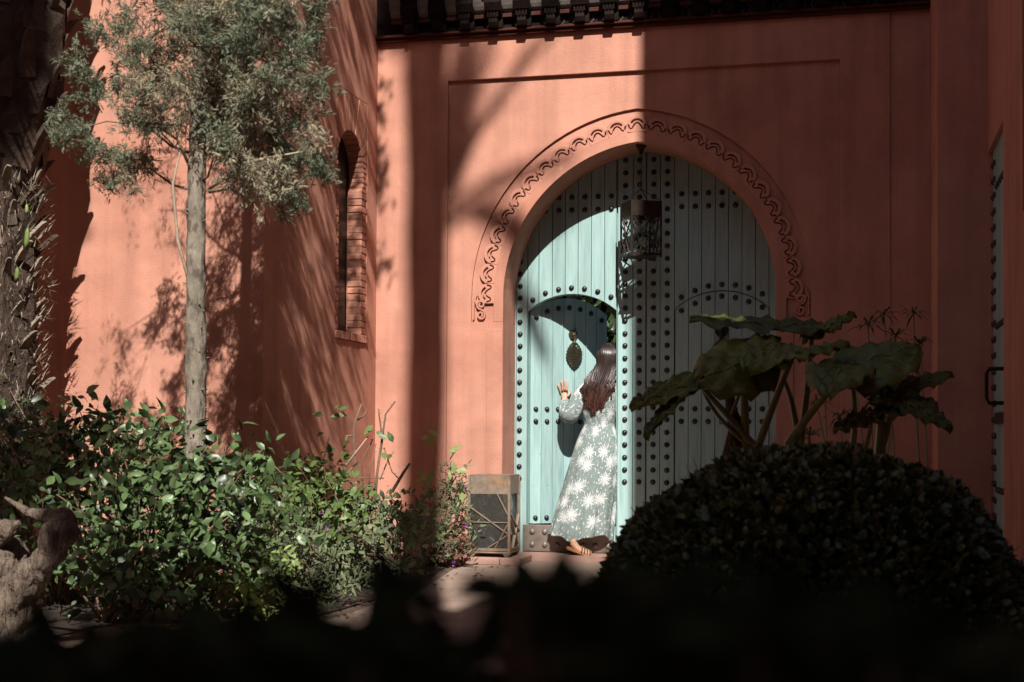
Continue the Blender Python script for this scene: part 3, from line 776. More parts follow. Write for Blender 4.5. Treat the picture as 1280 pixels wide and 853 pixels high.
for i in range(8):                                   # chain links, turned alternately
    z = 2.80 + i * .0335; o = []
    for k in range(9):
        a = 2 * pi * k / 8; o.append(Vector((cos(a) * .0085 if i % 2 else 0, 0 if i % 2 else cos(a) * .0085, z + sin(a) * .021)))
    mb.tube(o, .0024, 5, cap=False)
mk(mb, 'chain', MT['dark_metal'])
mb = MB(); mb.tube([(0, 0, 3.055), (0, 0, 3.08), (0, 0, 3.12), (0, 0, 3.14)], [.012, .018, .042, .050], 14); mk(mb, 'ceiling_rose', MT['dark_metal'])
MBX = MB(); MBX.bar(Vector((-.1, 0, 2.281)), Vector((.1, 0, 2.281)), .2, .004); mk(MBX, 'floor_plate', MT['dark_metal'])
# floor lantern on its plinth
fl = empty('floor_lantern', (-2.604, 10.15, .055), 'large rusty metal and glass lantern standing at the foot of the arch', 'lantern')
F1 = [(0, .48, 1, .48), (0, .75, 1, .27), (1, .25, .45, 0), (.72, 1, 1, .62), (1, .45, .66, 0)]
F2 = [(0, .65, 1, .3), (.1, .55, .9, .05), (1, .6, .35, 0)]
c, mk = lantern(fl, .300, .085, .118, .512, .645, 0, [F1, F2, F1, F2], MT['rust'], .012, .018)
b = MB(); b.bar(Vector((-.155, 0, .09)), Vector((.155, 0, .09)), .31, .012); mk(b, 'base_tray', MT['rust'])
b = MB(); b.bar(Vector((-.152, 0, .648)), Vector((.152, 0, .648)), .304, .005); mk(b, 'lid', MT['rust'])
for sx in (-1, 1):
    for sy in (-1, 1):
        b = MB(); b.loft([[Vector((sx * .13 + dx * k, sy * .13 + dy * k, z)) for dx, dy in ((-1, -1), (1, -1), (1, 1), (-1, 1))] for z, k in ((.056, .014), (.084, .028))]); mk(b, 'foot', MT['rust'])
b = MB(); b.tube([(0, .02, .097), (0, .02, .30)], .05, 14); mk(b, 'candle', MT['cove'])
for i, (a, b_) in enumerate(((-2.80, -2.51), (-2.505, -2.36))):
    box('plinth_brick', a, b_, 9.93, 10.33, .004, .054, MT['step'], None, bevel=.006)
for o, lb in zip([o for o in bpy.data.objects if o.name.startswith('plinth_brick')], ('long pink stone slab under the left of the floor lantern', 'short pink stone block jutting right of the floor lantern foot')):
    tag(o, lb, 'paving slab')

# ================================================================ WOMAN
per = empty('person', (-2.0, 10.9, 0), 'woman with long dark hair in a sage floral dress peering through the wicket', 'person')
PW = Vector((-2.0, 10.9, 0))
def skin_obj(name, V, E, Rr, roots, mat, parent, sub=2):
    me = bpy.data.meshes.new(name); me.from_pydata([tuple(Vector(p) - PW) for p in V], E, []); me.update()
    o = put(name, me, parent, PW, mat=mat)
    md = o.modifiers.new('skin', 'SKIN'); md.use_smooth_shade = True; md.branch_smoothing = .5
    sv = me.skin_vertices[0].data
    for i, r in enumerate(Rr): sv[i].radius = r if hasattr(r, '__len__') else (r, r); sv[i].use_root = i in roots
    if sub:
        ms = o.modifiers.new('subdivision', 'SUBSURF'); ms.levels = sub; ms.render_levels = sub
    return o
V = []; E = []; Rd = []; roots = []
def vt(p, r, prev=None):
    V.append(p); Rd.append(r)
    if prev is not None: E.append((prev, len(V) - 1))
    return len(V) - 1
pel = vt((-1.965, 10.97, .90), (.13, .10)); roots.append(pel)
wa = vt((-1.965, 10.975, 1.05), (.105, .08), pel); ch = vt((-1.955, 10.98, 1.24), (.125, .085), wa)
nk = vt((-1.925, 11.0, 1.385), .045, ch); nk2 = vt((-1.905, 11.01, 1.44), .043, nk)
h1 = vt((-1.912, 11.025, 1.50), (.068, .078), nk2); h2 = vt((-1.908, 11.02, 1.565), (.074, .088), h1); h3 = vt((-1.903, 11.015, 1.625), (.05, .055), h2)
ns_ = vt((-1.897, 11.115, 1.515), .012, h1)                         # nose, on the far side
# legs
hl_ = vt((-2.05, 10.96, .84), .085, pel); kl = vt((-2.075, 10.93, .50), .055, hl_); al = vt((-2.125, 10.70, .135), .034, kl)
hr_ = vt((-1.88, 10.98, .84), .085, pel); kr_ = vt((-1.87, 11.06, .48), .055, hr_); ar = vt((-1.87, 11.02, .10), .034, kr_); tr_ = vt((-1.86, 11.17, .045), (.035, .02), ar)
he = vt((-2.142, 10.652, .125), .031, al)
f1 = vt((-2.085, 10.665, .082), (.032, .024), al); f2 = vt((-2.02, 10.68, .055), (.036, .016), f1); f3 = vt((-1.975, 10.692, .046), (.028, .011), f2)
# arms
sl_ = vt((-2.085, 10.975, 1.315), .055, ch); el = vt((-2.19, 10.875, 1.09), .04, sl_); wl = vt((-2.262, 11.045, 1.215), .024, el)
sr_ = vt((-1.82, 10.985, 1.31), .055, ch); er = vt((-1.775, 10.94, 1.08), .04, sr_); wr = vt((-1.80, 11.15, 1.05), .024, er)
# left hand flat on the leaf, fingers spread upwards; back of the hand to the viewer
ld = Vector((cos(TH), sin(TH), 0)); ln_ = Vector((sin(TH), -cos(TH), 0)); upv = Vector((0, 0, 1))
H0 = Vector((HX, HY, 0)) + ld * .292 + ln_ * .028                   # point on the leaf face under the palm
def hp(a, z, off=0.): return tuple(H0 + ld * a + upv * z + ln_ * off)
pm = vt(hp(-.004, 1.245, .004), (.024, .016), wl); pk = vt(hp(-.008, 1.285, .0), (.036, .014), pm)
def finger(base, pts, r):
    i = vt(hp(*base), r * 1.15); roots.append(i)
    for q, p in enumerate(pts): i = vt(hp(*p), r * (1 - .13 * (q + 1)), i)
finger((-.034, 1.285), [(-.046, 1.318, .004), (-.056, 1.336, .002), (-.064, 1.352, -.004)], .0082)
finger((-.017, 1.295), [(-.023, 1.338, .005), (-.027, 1.362, .003), (-.030, 1.382, -.004)], .0090)
finger((.001, 1.298), [(.001, 1.345, .006), (.001, 1.372, .003), (.001, 1.393, -.004)], .0094)
finger((.019, 1.294), [(.023, 1.338, .005), (.026, 1.362, .002), (.028, 1.381, -.004)], .0091)
finger((.018, 1.248), [(.040, 1.268, .004), (.052, 1.286, .0), (.060, 1.302, -.004)], .0100)
# right hand, loosely curled inside the doorway
WRv = Vector((-1.80, 11.15, 1.05))
p2 = vt(tuple(WRv + Vector((-.005, .05, .005))), (.03, .018), wr)
for q, dx in enumerate((-.028, -.010, .008, .025)):
    i = vt(tuple(WRv + Vector((dx, .06, .004))), .010); roots.append(i)
    for a_, (dy, dz) in enumerate(((.10, -.004), (.122, -.022), (.118, -.044))): i = vt(tuple(WRv + Vector((dx * 1.1, dy - abs(dx) * .3, dz))), .009 - a_ * .001, i)
i = vt(tuple(WRv + Vector((-.026, .03, .01))), .011); roots.append(i); i = vt(tuple(WRv + Vector((-.05, .06, .0))), .0095, i); i = vt(tuple(WRv + Vector((-.05, .088, -.008))), .008, i)
body = skin_obj('body', V, E, Rd, roots, MT['skin'], per)
# face: eyes, brows, lips and ears, turned to the gap
fc = MB(); hc = Vector((-1.908, 11.02, 1.545))
for sx in (-1, 1):
    fc.ball(hc + Vector((.012 + sx * .03, .083, .0)), .010, 8, 6, (1.3, .6, .8))
    fc.ball(hc + Vector((sx * .076, .005, -.01)), .026, 8, 6, (.35, .7, 1.15))
fc.ball(hc + Vector((.012, .083, -.068)), .012, 8, 6, (1.7, .6, .6))
fc.build('face_features', MT['skin'], per, smooth=True)

def uvmesh(name, rings, us, mat, parent, closed=True, zflip=1.0, uoff=0.):
    """lofted cloth with a UV map in metres"""
    n = len(rings[0]); k = len(rings); vs = [tuple(Vector(p) - PW) for r in rings for p in r]; fs = []; uv = []
    ln = [0.]
    for i in range(1, k):
        ln.append(ln[-1] + sum((Vector(rings[i][j]) - Vector(rings[i - 1][j])).length for j in range(0, n, 4)) / len(range(0, n, 4)))
    for i in range(k - 1):
        for j in range(n):
            j2 = (j + 1) % n
            fs.append((i * n + j, i * n + j2, (i + 1) * n + j2, (i + 1) * n + j))
            uv += [(uoff + us * j / n, -ln[i]), (uoff + us * (j + 1) / n, -ln[i]), (uoff + us * (j + 1) / n, -ln[i + 1]), (uoff + us * j / n, -ln[i + 1])]
    me = bpy.data.meshes.new(name); me.from_pydata(vs, [], fs); me.update()
    ul = me.uv_layers.new(name='UVMap')
    for l, q in zip(ul.data, uv): l.uv = q
    me.polygons.foreach_set('use_smooth', [True] * len(me.polygons))
    o = put(name, me, parent, PW, mat=mat)
    return o
prof = [  # z, cx, cy, rx, ry
    (1.392, -1.926, 11.0, .052, .05), (1.372, -1.934, 10.995, .10, .066), (1.345, -1.945, 10.985, .150, .085), (1.30, -1.953, 10.975, .176, .104), (1.22, -1.957, 10.97, .170, .112),
    (1.12, -1.962, 10.97, .146, .104), (1.05, -1.966, 10.972, .122, .094), (1.03, -1.967, 10.972, .118, .092), (1.0, -1.968, 10.97, .126, .10), (.92, -1.972, 10.955, .165, .135), (.80, -1.985, 10.94, .185, .160),
    (.65, -2.008, 10.92, .205, .176), (.50, -2.036, 10.90, .218, .186), (.35, -2.064, 10.885, .232, .196), (.22, -2.086, 10.875, .246, .204), (.15, -2.100, 10.87, .254, .208)]
n = 96; rings = []
for z, cx, cy, rx, ry in prof:
    fl_ = max(0, min(1, (1.02 - z) / .85)); r = []
    for j in range(n):
        a = 2 * pi * j / n
        pl = 1 + fl_ * (.055 * abs(sin(a * 4.5 + .6 + .5 * sin(z * 3))) ** .7 * 1.6 - .06 + .035 * sin(a * 11 + 2 + z * 2.5) + .022 * sin(a * 19 + 4 - z * 3))
        if .98 < z < 1.2: pl += .012 * sin(a * 19 + z * 40)
        hz_ = 0
        if z < .4: hz_ = (.022 * sin(a * 4 + 5.0) + .010 * sin(a * 9 + 1)) * (.4 - z) / .265
        r.append((cx + cos(a) * rx * pl, cy + sin(a) * ry * pl, z + hz_))
    rings.append(r)
dress = uvmesh('dress', rings, 1.42, MT['dress'], per)
md = dress.modifiers.new('thickness', 'SOLIDIFY'); md.thickness = .004
md = dress.modifiers.new('subdivision', 'SUBSURF'); md.levels = 1; md.render_levels = 1
def sleeve(pts, rad, name='sleeve'):
    t = MB(); pp = []; rr = []
    for i in range(len(pts) - 1):
        for q in range(4):
            f = q / 4; pp.append(Vector(pts[i]).lerp(Vector(pts[i + 1]), f)); rr.append(rad[i] * (1 - f) + rad[i + 1] * f)
    pp.append(Vector(pts[-1])); rr.append(rad[-1])
    # round the elbow
    for _ in range(2): pp = [pp[0]] + [(pp[i - 1] + pp[i] * 2 + pp[i + 1]) / 4 for i in range(1, len(pp) - 1)] + [pp[-1]]
    rr = [r_ * (1 + .05 * sin(i * 2.3)) for i, r_ in enumerate(rr)]
    t.tube(pp, rr, 20, cap=False); k = len(pp)
    rings = [[t.v[i * 20 + j] for j in range(20)] for i in range(k)]
    o = uvmesh(name, rings, .42, MT['dress'], per, uoff=random.uniform(0, 1))
    md = o.modifiers.new('thickness', 'SOLIDIFY'); md.thickness = .003
    md = o.modifiers.new('subdivision', 'SUBSURF'); md.levels = 1; md.render_levels = 1
sleeve([(-2.035, 10.98, 1.335), (-2.10, 10.96, 1.27), (-2.155, 10.90, 1.16), (-2.195, 10.872, 1.075), (-2.225, 10.94, 1.13), (-2.252, 11.02, 1.192), (-2.262, 11.043, 1.212)], [.066, .070, .066, .068, .064, .046, .030])
sleeve([(-1.865, 10.985, 1.33), (-1.81, 10.97, 1.26), (-1.785, 10.95, 1.15), (-1.775, 10.94, 1.075), (-1.785, 11.03, 1.062), (-1.80, 11.13, 1.052), (-1.80, 11.148, 1.05)], [.064, .068, .062, .060, .056, .044, .030])
# hair: many locks from the crown over the back of the head to mid back
hm = MB(); hd = Vector((-1.91, 11.018, 1.555)); rx, ry, rz = .086, .100, .105
rnd = random.Random(3)
for i in range(820):
    lat = -1 + 2 * ((i * .61803) % 1); lay = rnd.random()
    az = -pi / 2 + lat * radians(112)                            # round the back of the head
    top = hd + Vector((.012 + lat * .03, .05 - .09 * rnd.random(), rz * (1.0 + .05 * rnd.random())))
    pts = [top]
    for e in (58, 30, 2, -22):
        s_ = 1.0 + .05 * lay + (.06 if e < 10 else 0)
        pts.append(hd + Vector((cos(az) * cos(radians(e)) * rx * s_, sin(az) * cos(radians(e)) * ry * s_, sin(radians(e)) * rz * s_)))
    zl = 1.10 + .05 * abs(lat) + .075 * rnd.random() ** 1.6 + .03 * sin(lat * 7)
    wav = rnd.uniform(-.03, .03)
    back = 10.872 - .02 * lay
    for z, cx, hw in ((1.38, -1.950, .108), (1.30, -1.968, .122), (1.22, -1.978, .110), (1.16, -1.985, .088), (1.10, -1.985, .066)):
        f = (1.38 - z) / .28
        zz = max(z, zl)
        pts.append(Vector((cx + lat * hw + wav * sin(f * 9 + i), back + .035 * lat * lat + .045 * max(0, (z - 1.3) / .08) * .5 + .012 * sin(f * 6 + i * .7), zz)))
        if z <= zl: break
    k = len(pts); r0 = rnd.uniform(.0028, .0060)
    hm.tube(pts, [r0 * .7] + [r0] * (k - 2) + [r0 * .25], 5, cap=False)
hair = hm.build('hair', None, per, smooth=True, fix=False)
hmat = MT['hair']
t = hmat.node_tree; bs = t.nodes['Principled BSDF']; src = bs.inputs['Base Color'].links[0].from_socket
tcn = _n(t, 'ShaderNodeTexCoord'); sxn = _n(t, 'ShaderNodeSeparateXYZ'); t.links.new(tcn.outputs['Object'], sxn.inputs[0])
mrn = _n(t, 'ShaderNodeMapRange'); mrn.inputs[1].default_value = 1.42; mrn.inputs[2].default_value = 1.12; t.links.new(sxn.outputs[2], mrn.inputs[0])
mxn = _n(t, 'ShaderNodeMix', data_type='RGBA', blend_type='MULTIPLY'); mxn.inputs[0].default_value = 1
cr_ = _n(t, 'ShaderNodeMix', data_type='RGBA'); cr_.inputs[6].default_value = (.55, .6, .75, 1); cr_.inputs[7].default_value = (1.3, 1.0, .95, 1)     # darker at the crown, redder towards the ends
t.links.new(mrn.outputs[0], cr_.inputs[0]); t.links.new(src, mxn.inputs[6]); t.links.new(cr_.outputs[2], mxn.inputs[7]); t.links.new(mxn.outputs[2], bs.inputs['Base Color'])
hair.data.materials.clear(); hair.data.materials.append(hmat)
cap_ = MB(); cap_.ball(hd + Vector((0, -.004, -.004)), .077, 20, 12, (1, 1.14, 1.22)); cap_.build('scalp_hair', hmat, per, smooth=True)
# sandals
def sandal(heel, toe, nrm):
    heel, toe = Vector(heel), Vector(toe); d = (toe - heel); nrm = Vector(nrm).normalized(); sd_ = d.cross(nrm).normalized()
    m = MB(); L_ = []; Rr_ = []
    for q in range(11):
        f = q / 10; wd_ = .028 + .014 * sin(f * pi * .9) + (.006 if f > .6 else 0); wd_ *= 1 if 0 < q < 10 else .55
        c_ = heel + d * f; L_.append(c_ + sd_ * wd_); Rr_.append(c_ - sd_ * wd_)
    ring = L_ + Rr_[::-1]
    m.loft([[p - nrm * .013 for p in ring], [p for p in ring]])
    o = m.build('sandal', MT['sandal'], per, bevel=.002)
    s_ = MB()
    for f in (.52, .62, .72, .82):
        c_ = heel + d * f; s_.tube([c_ + sd_ * .045 * cos(a) + nrm * (.004 + .05 * sin(a) * (1.25 - f)) for a in [pi * k / 8 for k in range(9)]], .0055, 5)
    s_.build('strap', MT['strap'], o, smooth=True)
sandal((-2.158, 10.632, .092), (-1.955, 10.695, .028), (.28, -.15, 1))
sandal((-1.87, 10.97, .062), (-1.86, 11.20, .03), (0, 0, 1))
# ================================================================ CYPRESS
cy = empty('cypress_tree', (-3.325, 6.7, 0), 'slim cypress tree with a bare grey trunk and ragged half-dry crown', 'tree')
CYB = Vector((-3.325, 6.7, 0))
def trunk_x(z): return Vector((CYB.x + .012 * z + .008 * sin(z * 2.2), CYB.y + .01 * sin(z * 1.7), z))
mb = MB(); zs = [i * .06 for i in range(125)]
mb.tube([trunk_x(z) for z in zs], [.062 - .0075 * z + (.012 * math.exp(-z * 8)) + .002 * sin(z * 31) for z in zs], 20, jit=.10)
for i in range(70):                                          # snapped twig stubs
    z = random.uniform(.4, 2.6); a = random.uniform(0, 2 * pi); c_ = trunk_x(z); d = Vector((cos(a), sin(a), .25)); r = .062 - .0075 * z
    mb.tube([c_ + d * r * .8, c_ + d * (r + random.uniform(.008, .022))], [.008, .003], 5)
mb.build('trunk', MT['bark'], cy, smooth=True)
green = [(85, 165), (78, 150), (100, 78), (130, 42), (165, 62), (150, 112), (190, 92), (120, 190), (165, 150), (210, 62), (140, 228), (118, 120), (245, 30), (300, 55), (350, 22), (382, 60), (396, 108), (380, 150), (396, 200), (372, 190), (342, 168), (400, 212), (366, 258), (355, 235), (330, 15), (160, 20), (205, 20), (388, 12), (150, 205)]
brown = [(200, 150), (240, 100), (262, 130), (300, 118), (330, 108), (282, 62), (320, 42), (310, 168), (328, 212), (292, 190), (250, 60), (222, 30), (360, 82), (182, 190), (230, 140), (270, 25), (345, 130), (215, 110), (300, 215), (335, 190), (270, 90), (195, 60), (175, 110), (285, 150)]
SPR_V = []; SPR_T = []
def add_sp(a, b, wd, z=0):
    n_ = len(SPR_V); d = Vector((b[0] - a[0], b[1] - a[1], 0)); p = Vector((-d.y, d.x, 0)).normalized() * wd
    SPR_V.extend([(a[0] - p.x, a[1] - p.y, z), (a[0] + p.x, a[1] + p.y, z), (b[0], b[1], z + .05)]); SPR_T.append((n_, n_ + 1, n_ + 2))
add_sp((0, 0), (1, 0), .045)
for q in range(5):
    x = .15 + q * .17
    for s_ in (-1, 1): add_sp((x, 0), (x + .28, s_ * .26 * (1.1 - x * .6)), .045, .02 * s_)
SPRAY = (SPR_V, SPR_T)
br = MB(); GP, GD, BP, BD, GS, BS = [], [], [], [], [], []
def clump(c, rad, n, kind, hang=.5, limb=True):
    c = Vector(c)
    if limb:
        z0 = max(2.1, min(c.z - abs(c.x - CYB.x) * .35 + .1, 6)); s_ = trunk_x(z0)
        mid = s_.lerp(c, .5) + Vector((rng.normal() * .04, rng.normal() * .04, .10)); br.tube([s_, s_.lerp(mid, .5) + Vector((0, rng.normal() * .02, -.03)), mid, mid.lerp(c, .5) + Vector((rng.normal() * .02, 0, .04)), c], [.009, .007, .005, .004, .0015], 5)
    P_, D_, S_ = (GP, GD, GS) if kind == 'g' else (BP, BD, BS)
    m_ = 30
    for k in range(max(4, n // m_)):                          # twigs in the clump, sprays along each
        d = Vector((rng.normal(), rng.normal(), rng.normal() - (hang if kind == 'b' else -.2))).normalized()
        ln_ = rad * rng.uniform(.6, 1.35); st_ = c + Vector((rng.normal(), rng.normal(), rng.normal())) * rad * .35 - d * ln_ * .4
        if k < 4: br.tube([st_, st_ + d * ln_], [.0028, .001], 4)
        F = rng.uniform(.05, 1, m_); O = rng.normal(size=(m_, 3)) * rad * .10
        P_.extend((np.array(st_) + np.outer(F, np.array(d)) * ln_ + O).tolist()); D_.extend((np.array(d) + rng.normal(size=(m_, 3)) * .55).tolist())
        S_.extend(rng.uniform(.014, .034, m_).tolist())
for i, (u, v) in enumerate(green): clump(onY(u, v, 6.7 + rng.uniform(-.28, .22)), .115, 640, 'g', limb=i % 5 == 0)
for i, (u, v) in enumerate(brown): clump(onY(u, v, 6.7 + rng.uniform(-.3, .15)), .13, 520, 'b', 1.3, i % 6 == 0)
k = 0
while k < 66:                                                 # the bulk of the crown
    u, v = rng.uniform(100, 395) if k % 3 else rng.uniform(255, 395), rng.uniform(-70, 195)
    if ((u - 245) / 150) ** 2 + ((v - 20) / 195) ** 2 > 1 or (abs(u - 245) < 22 and v > 105) or (120 < u < 200 and -20 < v < 45): continue
    clump(onY(u, v, 6.7 + rng.uniform(-.4, .45)), .125, 460, 'g' if rng.random() < (.38 + .4 * abs(u - 245) / 150) else 'b', .9, False); k += 1
for u, v in ((320, 225), (335, 240), (345, 200), (300, 235), (360, 230), (310, 205), (180, 205), (160, 225), (225, 165), (395, 165)): clump(onY(u, v, 6.6 + rng.uniform(-.1, .2)), .10, 260, 'b', 1.8, False)
for i in range(34):                                           # dense heart along the trunk
    z = 2.62 + 1.9 * i / 34; a = rng.uniform(0, 2 * pi); r = rng.uniform(.03, .22)
    clump((trunk_x(z).x + cos(a) * r, CYB.y + .16 + abs(sin(a)) * r, z), .14, 420, 'b', .8, False)
for i in range(100):                                          # the crown goes on above the picture
    z = 3.45 + 4.2 * (i / 100) ** 1.1; a = rng.uniform(0, 2 * pi); r = rng.uniform(.1, .86) * (1 - max(0, z - 6) / 2.2)
    clump((CYB.x + cos(a) * r, CYB.y + sin(a) * r * .8, z), .20, 200, 'g' if i % 3 else 'b')
for u in range(466, 492, 4):                                  # outer boughs whose shade falls beside the pilaster
    for v in (60, 120, 170, 215, 250, 330):
        if rng.random() < (.85 if u < 478 else .4):
            p = onY(u + rng.uniform(-3, 3), v + rng.uniform(-20, 20), YW); clump((p.x + .3 * 3.7, p.y - 3.7, p.z + 1.02 * 3.7), .09, 150, 'g', .2, False)
for i in range(150):                                          # and on the window wall
    p = onX(rng.uniform(336, 466), rng.uniform(-20, 470), XL); t = p.y - 6.7 + rng.uniform(-.25, .25)
    q = Vector((p.x + .3 * t, p.y - t, p.z + 1.02 * t)); pu, pv, _z = proj(q)
    if pv < 150 and (pv < -40 or pu < 395): clump(q, .10, 150, 'b', .9, False)
br.build('branch', MT['twig'], cy, smooth=True, fix=False)['kind'] = 'stuff'
def spray_mass(name, P_, D_, S_, mat):
    P_, D_, S_ = np.array(P_), np.array(D_), np.array(S_)
    V_, T_ = scatter(SPRAY[0], SPRAY[1], P_, frames(D_, rng.normal(size=D_.shape)), S_)
    o = put(name, np_mesh(name, V_ - np.array(CYB), T_, mat), cy, CYB); o['kind'] = 'stuff'
spray_mass('crown', GP, GD, GS, MT['cy_green']); spray_mass('dry_crown', BP, BD, BS, MT['cy_brown'])
mb = MB()                                                     # thin low side shoot and bare twigs on the trunk
for pts in ([(248, 395, 0), (222, 300, -.05), (216, 230, -.1), (225, 190, -.1), (190, 155, -.1), (150, 150, -.1)], [(262, 240, 0), (285, 236, -.1), (312, 246, -.12)], [(262, 236, 0), (280, 224, -.05), (292, 222, -.1)], [(262, 190, 0), (300, 205, -.1), (350, 195, -.1), (378, 190, -.1)], [(240, 215, 0), (222, 175, -.1), (185, 150, -.15)]):
    q = [onY(u, v, 6.7 + dy) for u, v, dy in pts]; mb.tube(q, [.010 * (1 - .75 * i / len(q)) for i in range(len(q))], 6)
mb.build('twig', MT['twig_pale'], cy, smooth=True, fix=False)

# ================================================================ LEFT PALM
pa = empty('palm_tree', (-5.05, 7.55, 0), 'shaggy palm trunk at the left edge with dry frond stubs and new green shoots', 'palm tree')
PB = Vector((-5.05, 7.55, 0))
mb = MB(); zs = [i * .15 for i in range(30)]
mb.tube([PB + Vector((0, 0, z)) for z in zs], [.24 + (.14 * max(0, min(1, (z - 2.35) / .8))) for z in zs], 20, jit=.1)
mb.build('trunk', MT['palm_bark'], pa)
bv = MB(); bv.loft([[(-.05, -.02, 0), (.05, -.02, 0), (.04, .03, 0), (-.04, .03, 0)], [(-.042, -.06, .10), (.042, -.06, .10), (.03, -.02, .11), (-.03, -.02, .11)], [(-.028, -.12, .20), (.028, -.12, .20), (.022, -.09, .215), (-.022, -.09, .215)], [(-.02, -.15, .235), (.02, -.145, .225), (.015, -.13, .24), (-.015, -.13, .24)]])
boot = bv.mesh('frond_stub'); boot.materials.append(MT['palm_straw'])
boot_d = boot.copy(); boot_d.materials.clear(); boot_d.materials.append(MT['palm_bark'])  # dark copy; on the upper stubs it stands for the crown's shade
for i in range(250):
    z = .4 + 3.9 * i / 250; a = i * 2.39996; up = z > 2.45
    r = .23 + .14 * max(0, min(1, (z - 2.35) / .8))
    o = put('frond_stub', boot_d if up or i % 9 == 4 else boot, pa, PB + Vector((sin(a) * r, -cos(a) * r, z)), (random.uniform(-.3, .4) - (.25 if up else 0), random.uniform(-.25, .25), a))
    s_ = random.uniform(.40, .70) * (1.7 if up else 1); o.scale = (s_, s_, s_)
fv = MB()
for i in range(3200):                                         # torn fibre
    a = random.uniform(0, 2 * pi); z = random.uniform(.7, 2.5); r = .27 + random.uniform(-.02, .05)
    p = PB + Vector((sin(a) * r, -cos(a) * r, z)); d = Vector((sin(a) * random.uniform(.2, 1), -cos(a) * random.uniform(.2, 1), random.uniform(-1, 1))).normalized() * random.uniform(.03, .085)
    s_ = d.cross(Vector((random.random(), random.random(), 1))).normalized() * .004
    fv.add([p - s_, p + s_, p + d], [(0, 1, 2)])
o = fv.build('fibre', MT['palm_straw'], pa, fix=False); o['kind'] = 'stuff'
def spear(p, d, L_, wd, mat, name, root):
    p, d = Vector(p), Vector(d).normalized(); s_ = d.cross(Vector((0, -1, .2))).normalized(); f = d.cross(s_) * -1
    m = MB(); m.loft([[p + d * L_ * t - s_ * wd * q, p + d * L_ * t + f * wd * .45 * q, p + d * L_ * t + s_ * wd * q, p + d * L_ * t - f * wd * .3 * q] for t, q in ((0, .8), (.35, 1), (.75, .75), (1, .06))])
    return m.build(name, mat, root, smooth=True)
for u, v, L_, wd in ((32, 312, .13, .022), (20, 352, .085, .020), (33, 268, .06, .014)):
    spear(onY(u, v, 7.24), (random.uniform(.1, .4), -.15, 1), L_, wd, MT['leaf_lime'], 'green_shoot', pa)
def frond(mb_l, mb_s, p0, p1, p2, L_=.30, n=46, wd=.013, droop=.35):
    """pinnate frond along a quadratic curve, leaflets both sides"""
    p0, p1, p2 = Vector(p0), Vector(p1), Vector(p2); prev = None; pts = []
    for i in range(n):
        t = i / (n - 1); p = p0 * (1 - t) ** 2 + p1 * 2 * t * (1 - t) + p2 * t * t; pts.append(p)
    mb_s.tube(pts, [.014 * (1 - .8 * i / n) for i in range(n)], 5)
    for i in range(3, n):
        d = (pts[i] - pts[i - 1]).normalized(); s_ = d.cross(Vector((0, 0, 1))); s_ = s_.normalized() if s_.length > .05 else Vector((1, 0, 0))
        l = L_ * (sin(pi * min(.97, .12 + .8 * i / n)) ** .6)
        for sg in (-1, 1):
            e = (s_ * sg * .8 + d * .65 + Vector((0, 0, -droop + random.uniform(-.1, .1)))).normalized() * l
            q = d * wd; mid = pts[i] + e * .5 + Vector((0, 0, .02))
            mb_l.add([pts[i] - q * .5, pts[i] + q * .5, mid + q, mid - q, pts[i] + e], [(0, 1, 2, 3), (3, 2, 4)])
fl1, fs1 = MB(), MB()
for i in range(34):
    a = i * 2.39996; e = .2 + .9 * (i % 5) / 5
    if sin(a) > .35: continue
    top = PB + Vector((sin(a) * .2, -cos(a) * .2, 4.35 + .02 * i))
    L1 = random.uniform(1.6, 2.3)
    frond(fl1, fs1, top, top + Vector((sin(a) * L1 * .5, -cos(a) * L1 * .5, L1 * e * .6)), top + Vector((sin(a) * L1, -cos(a) * L1, L1 * e * .15 - .1)), .4, 40, .018)
fl1.build('fronds', MT['frond'], pa, fix=False)['kind'] = 'stuff'; fs1.build('frond_ribs', MT['twig'], pa, fix=False)['kind'] = 'stuff'

# ================================================================ TALL PALM BEHIND THE VIEWPOINT (casts the trunk and frond shadows)
pt = empty('tall_palm', (.38, -1.57, 0), 'tall slim palm behind the viewpoint throwing its shadow on the gate wall', 'palm tree')
QB = Vector((.38, -1.57, 0))
mb = MB(); zs = [i * .4 for i in range(43)]
mb.tube([QB + Vector((.02 * sin(z) - .02, 0, z)) for z in zs], [.158 + .008 * sin(i * 2.1) for i in range(len(zs))], 14)
mb.build('trunk', MT['palm_bark'], pt)
fl2, fs2 = MB(), MB()
def lift(u, v): # the place on this palm whose shadow falls at a spot of the gate wall
    p = onY(u, v, YW); t = (YW - QB.y) + 0.0
    return Vector((p.x + .3 * t, p.y - t, p.z + 1.02 * t))
for a, b, c_ in (((548, 245), (568, 160), (596, 40)), ((556, 240), (590, 140), (668, 60)), ((552, 262), (610, 205), (720, 190)), ((556, 225), (600, 120), (705, 30)), ((565, 270), (620, 215), (690, 345)),
                 ((546, 240), (520, 120), (505, -40)), ((560, 235), (640, 60), (760, -60)), ((548, 235), (560, 100), (560, -40)), ((610, 10), (540, 5), (470, 40)), ((600, -10), (530, 0), (466, 10)), ((590, 25), (520, 30), (480, 55)), ((552, 250), (575, 170), (612, 48)), ((558, 230), (610, 130), (688, 48)), ((556, 300), (560, 200), (578, 60)), ((552, 260), (566, 170), (585, 50))):
    A_, B_, C_ = lift(*a), lift(*b), lift(*c_); B_ += Vector((0, -.3, 0)); C_ += Vector((0, -.6, 0))
    # slide each point along the sunbeam so the frond also leans in depth
    for P_, k in ((B_, -.3), (C_, -.6)): P_.x -= .3 * k; P_.z -= 1.02 * k
    frond(fl2, fs2, A_, B_, C_, .19, 64, .015, .25)
fl2.build('fronds', MT['frond'], pt, fix=False)['kind'] = 'stuff'; fs2.build('frond_ribs', MT['twig'], pt, fix=False)['kind'] = 'stuff'

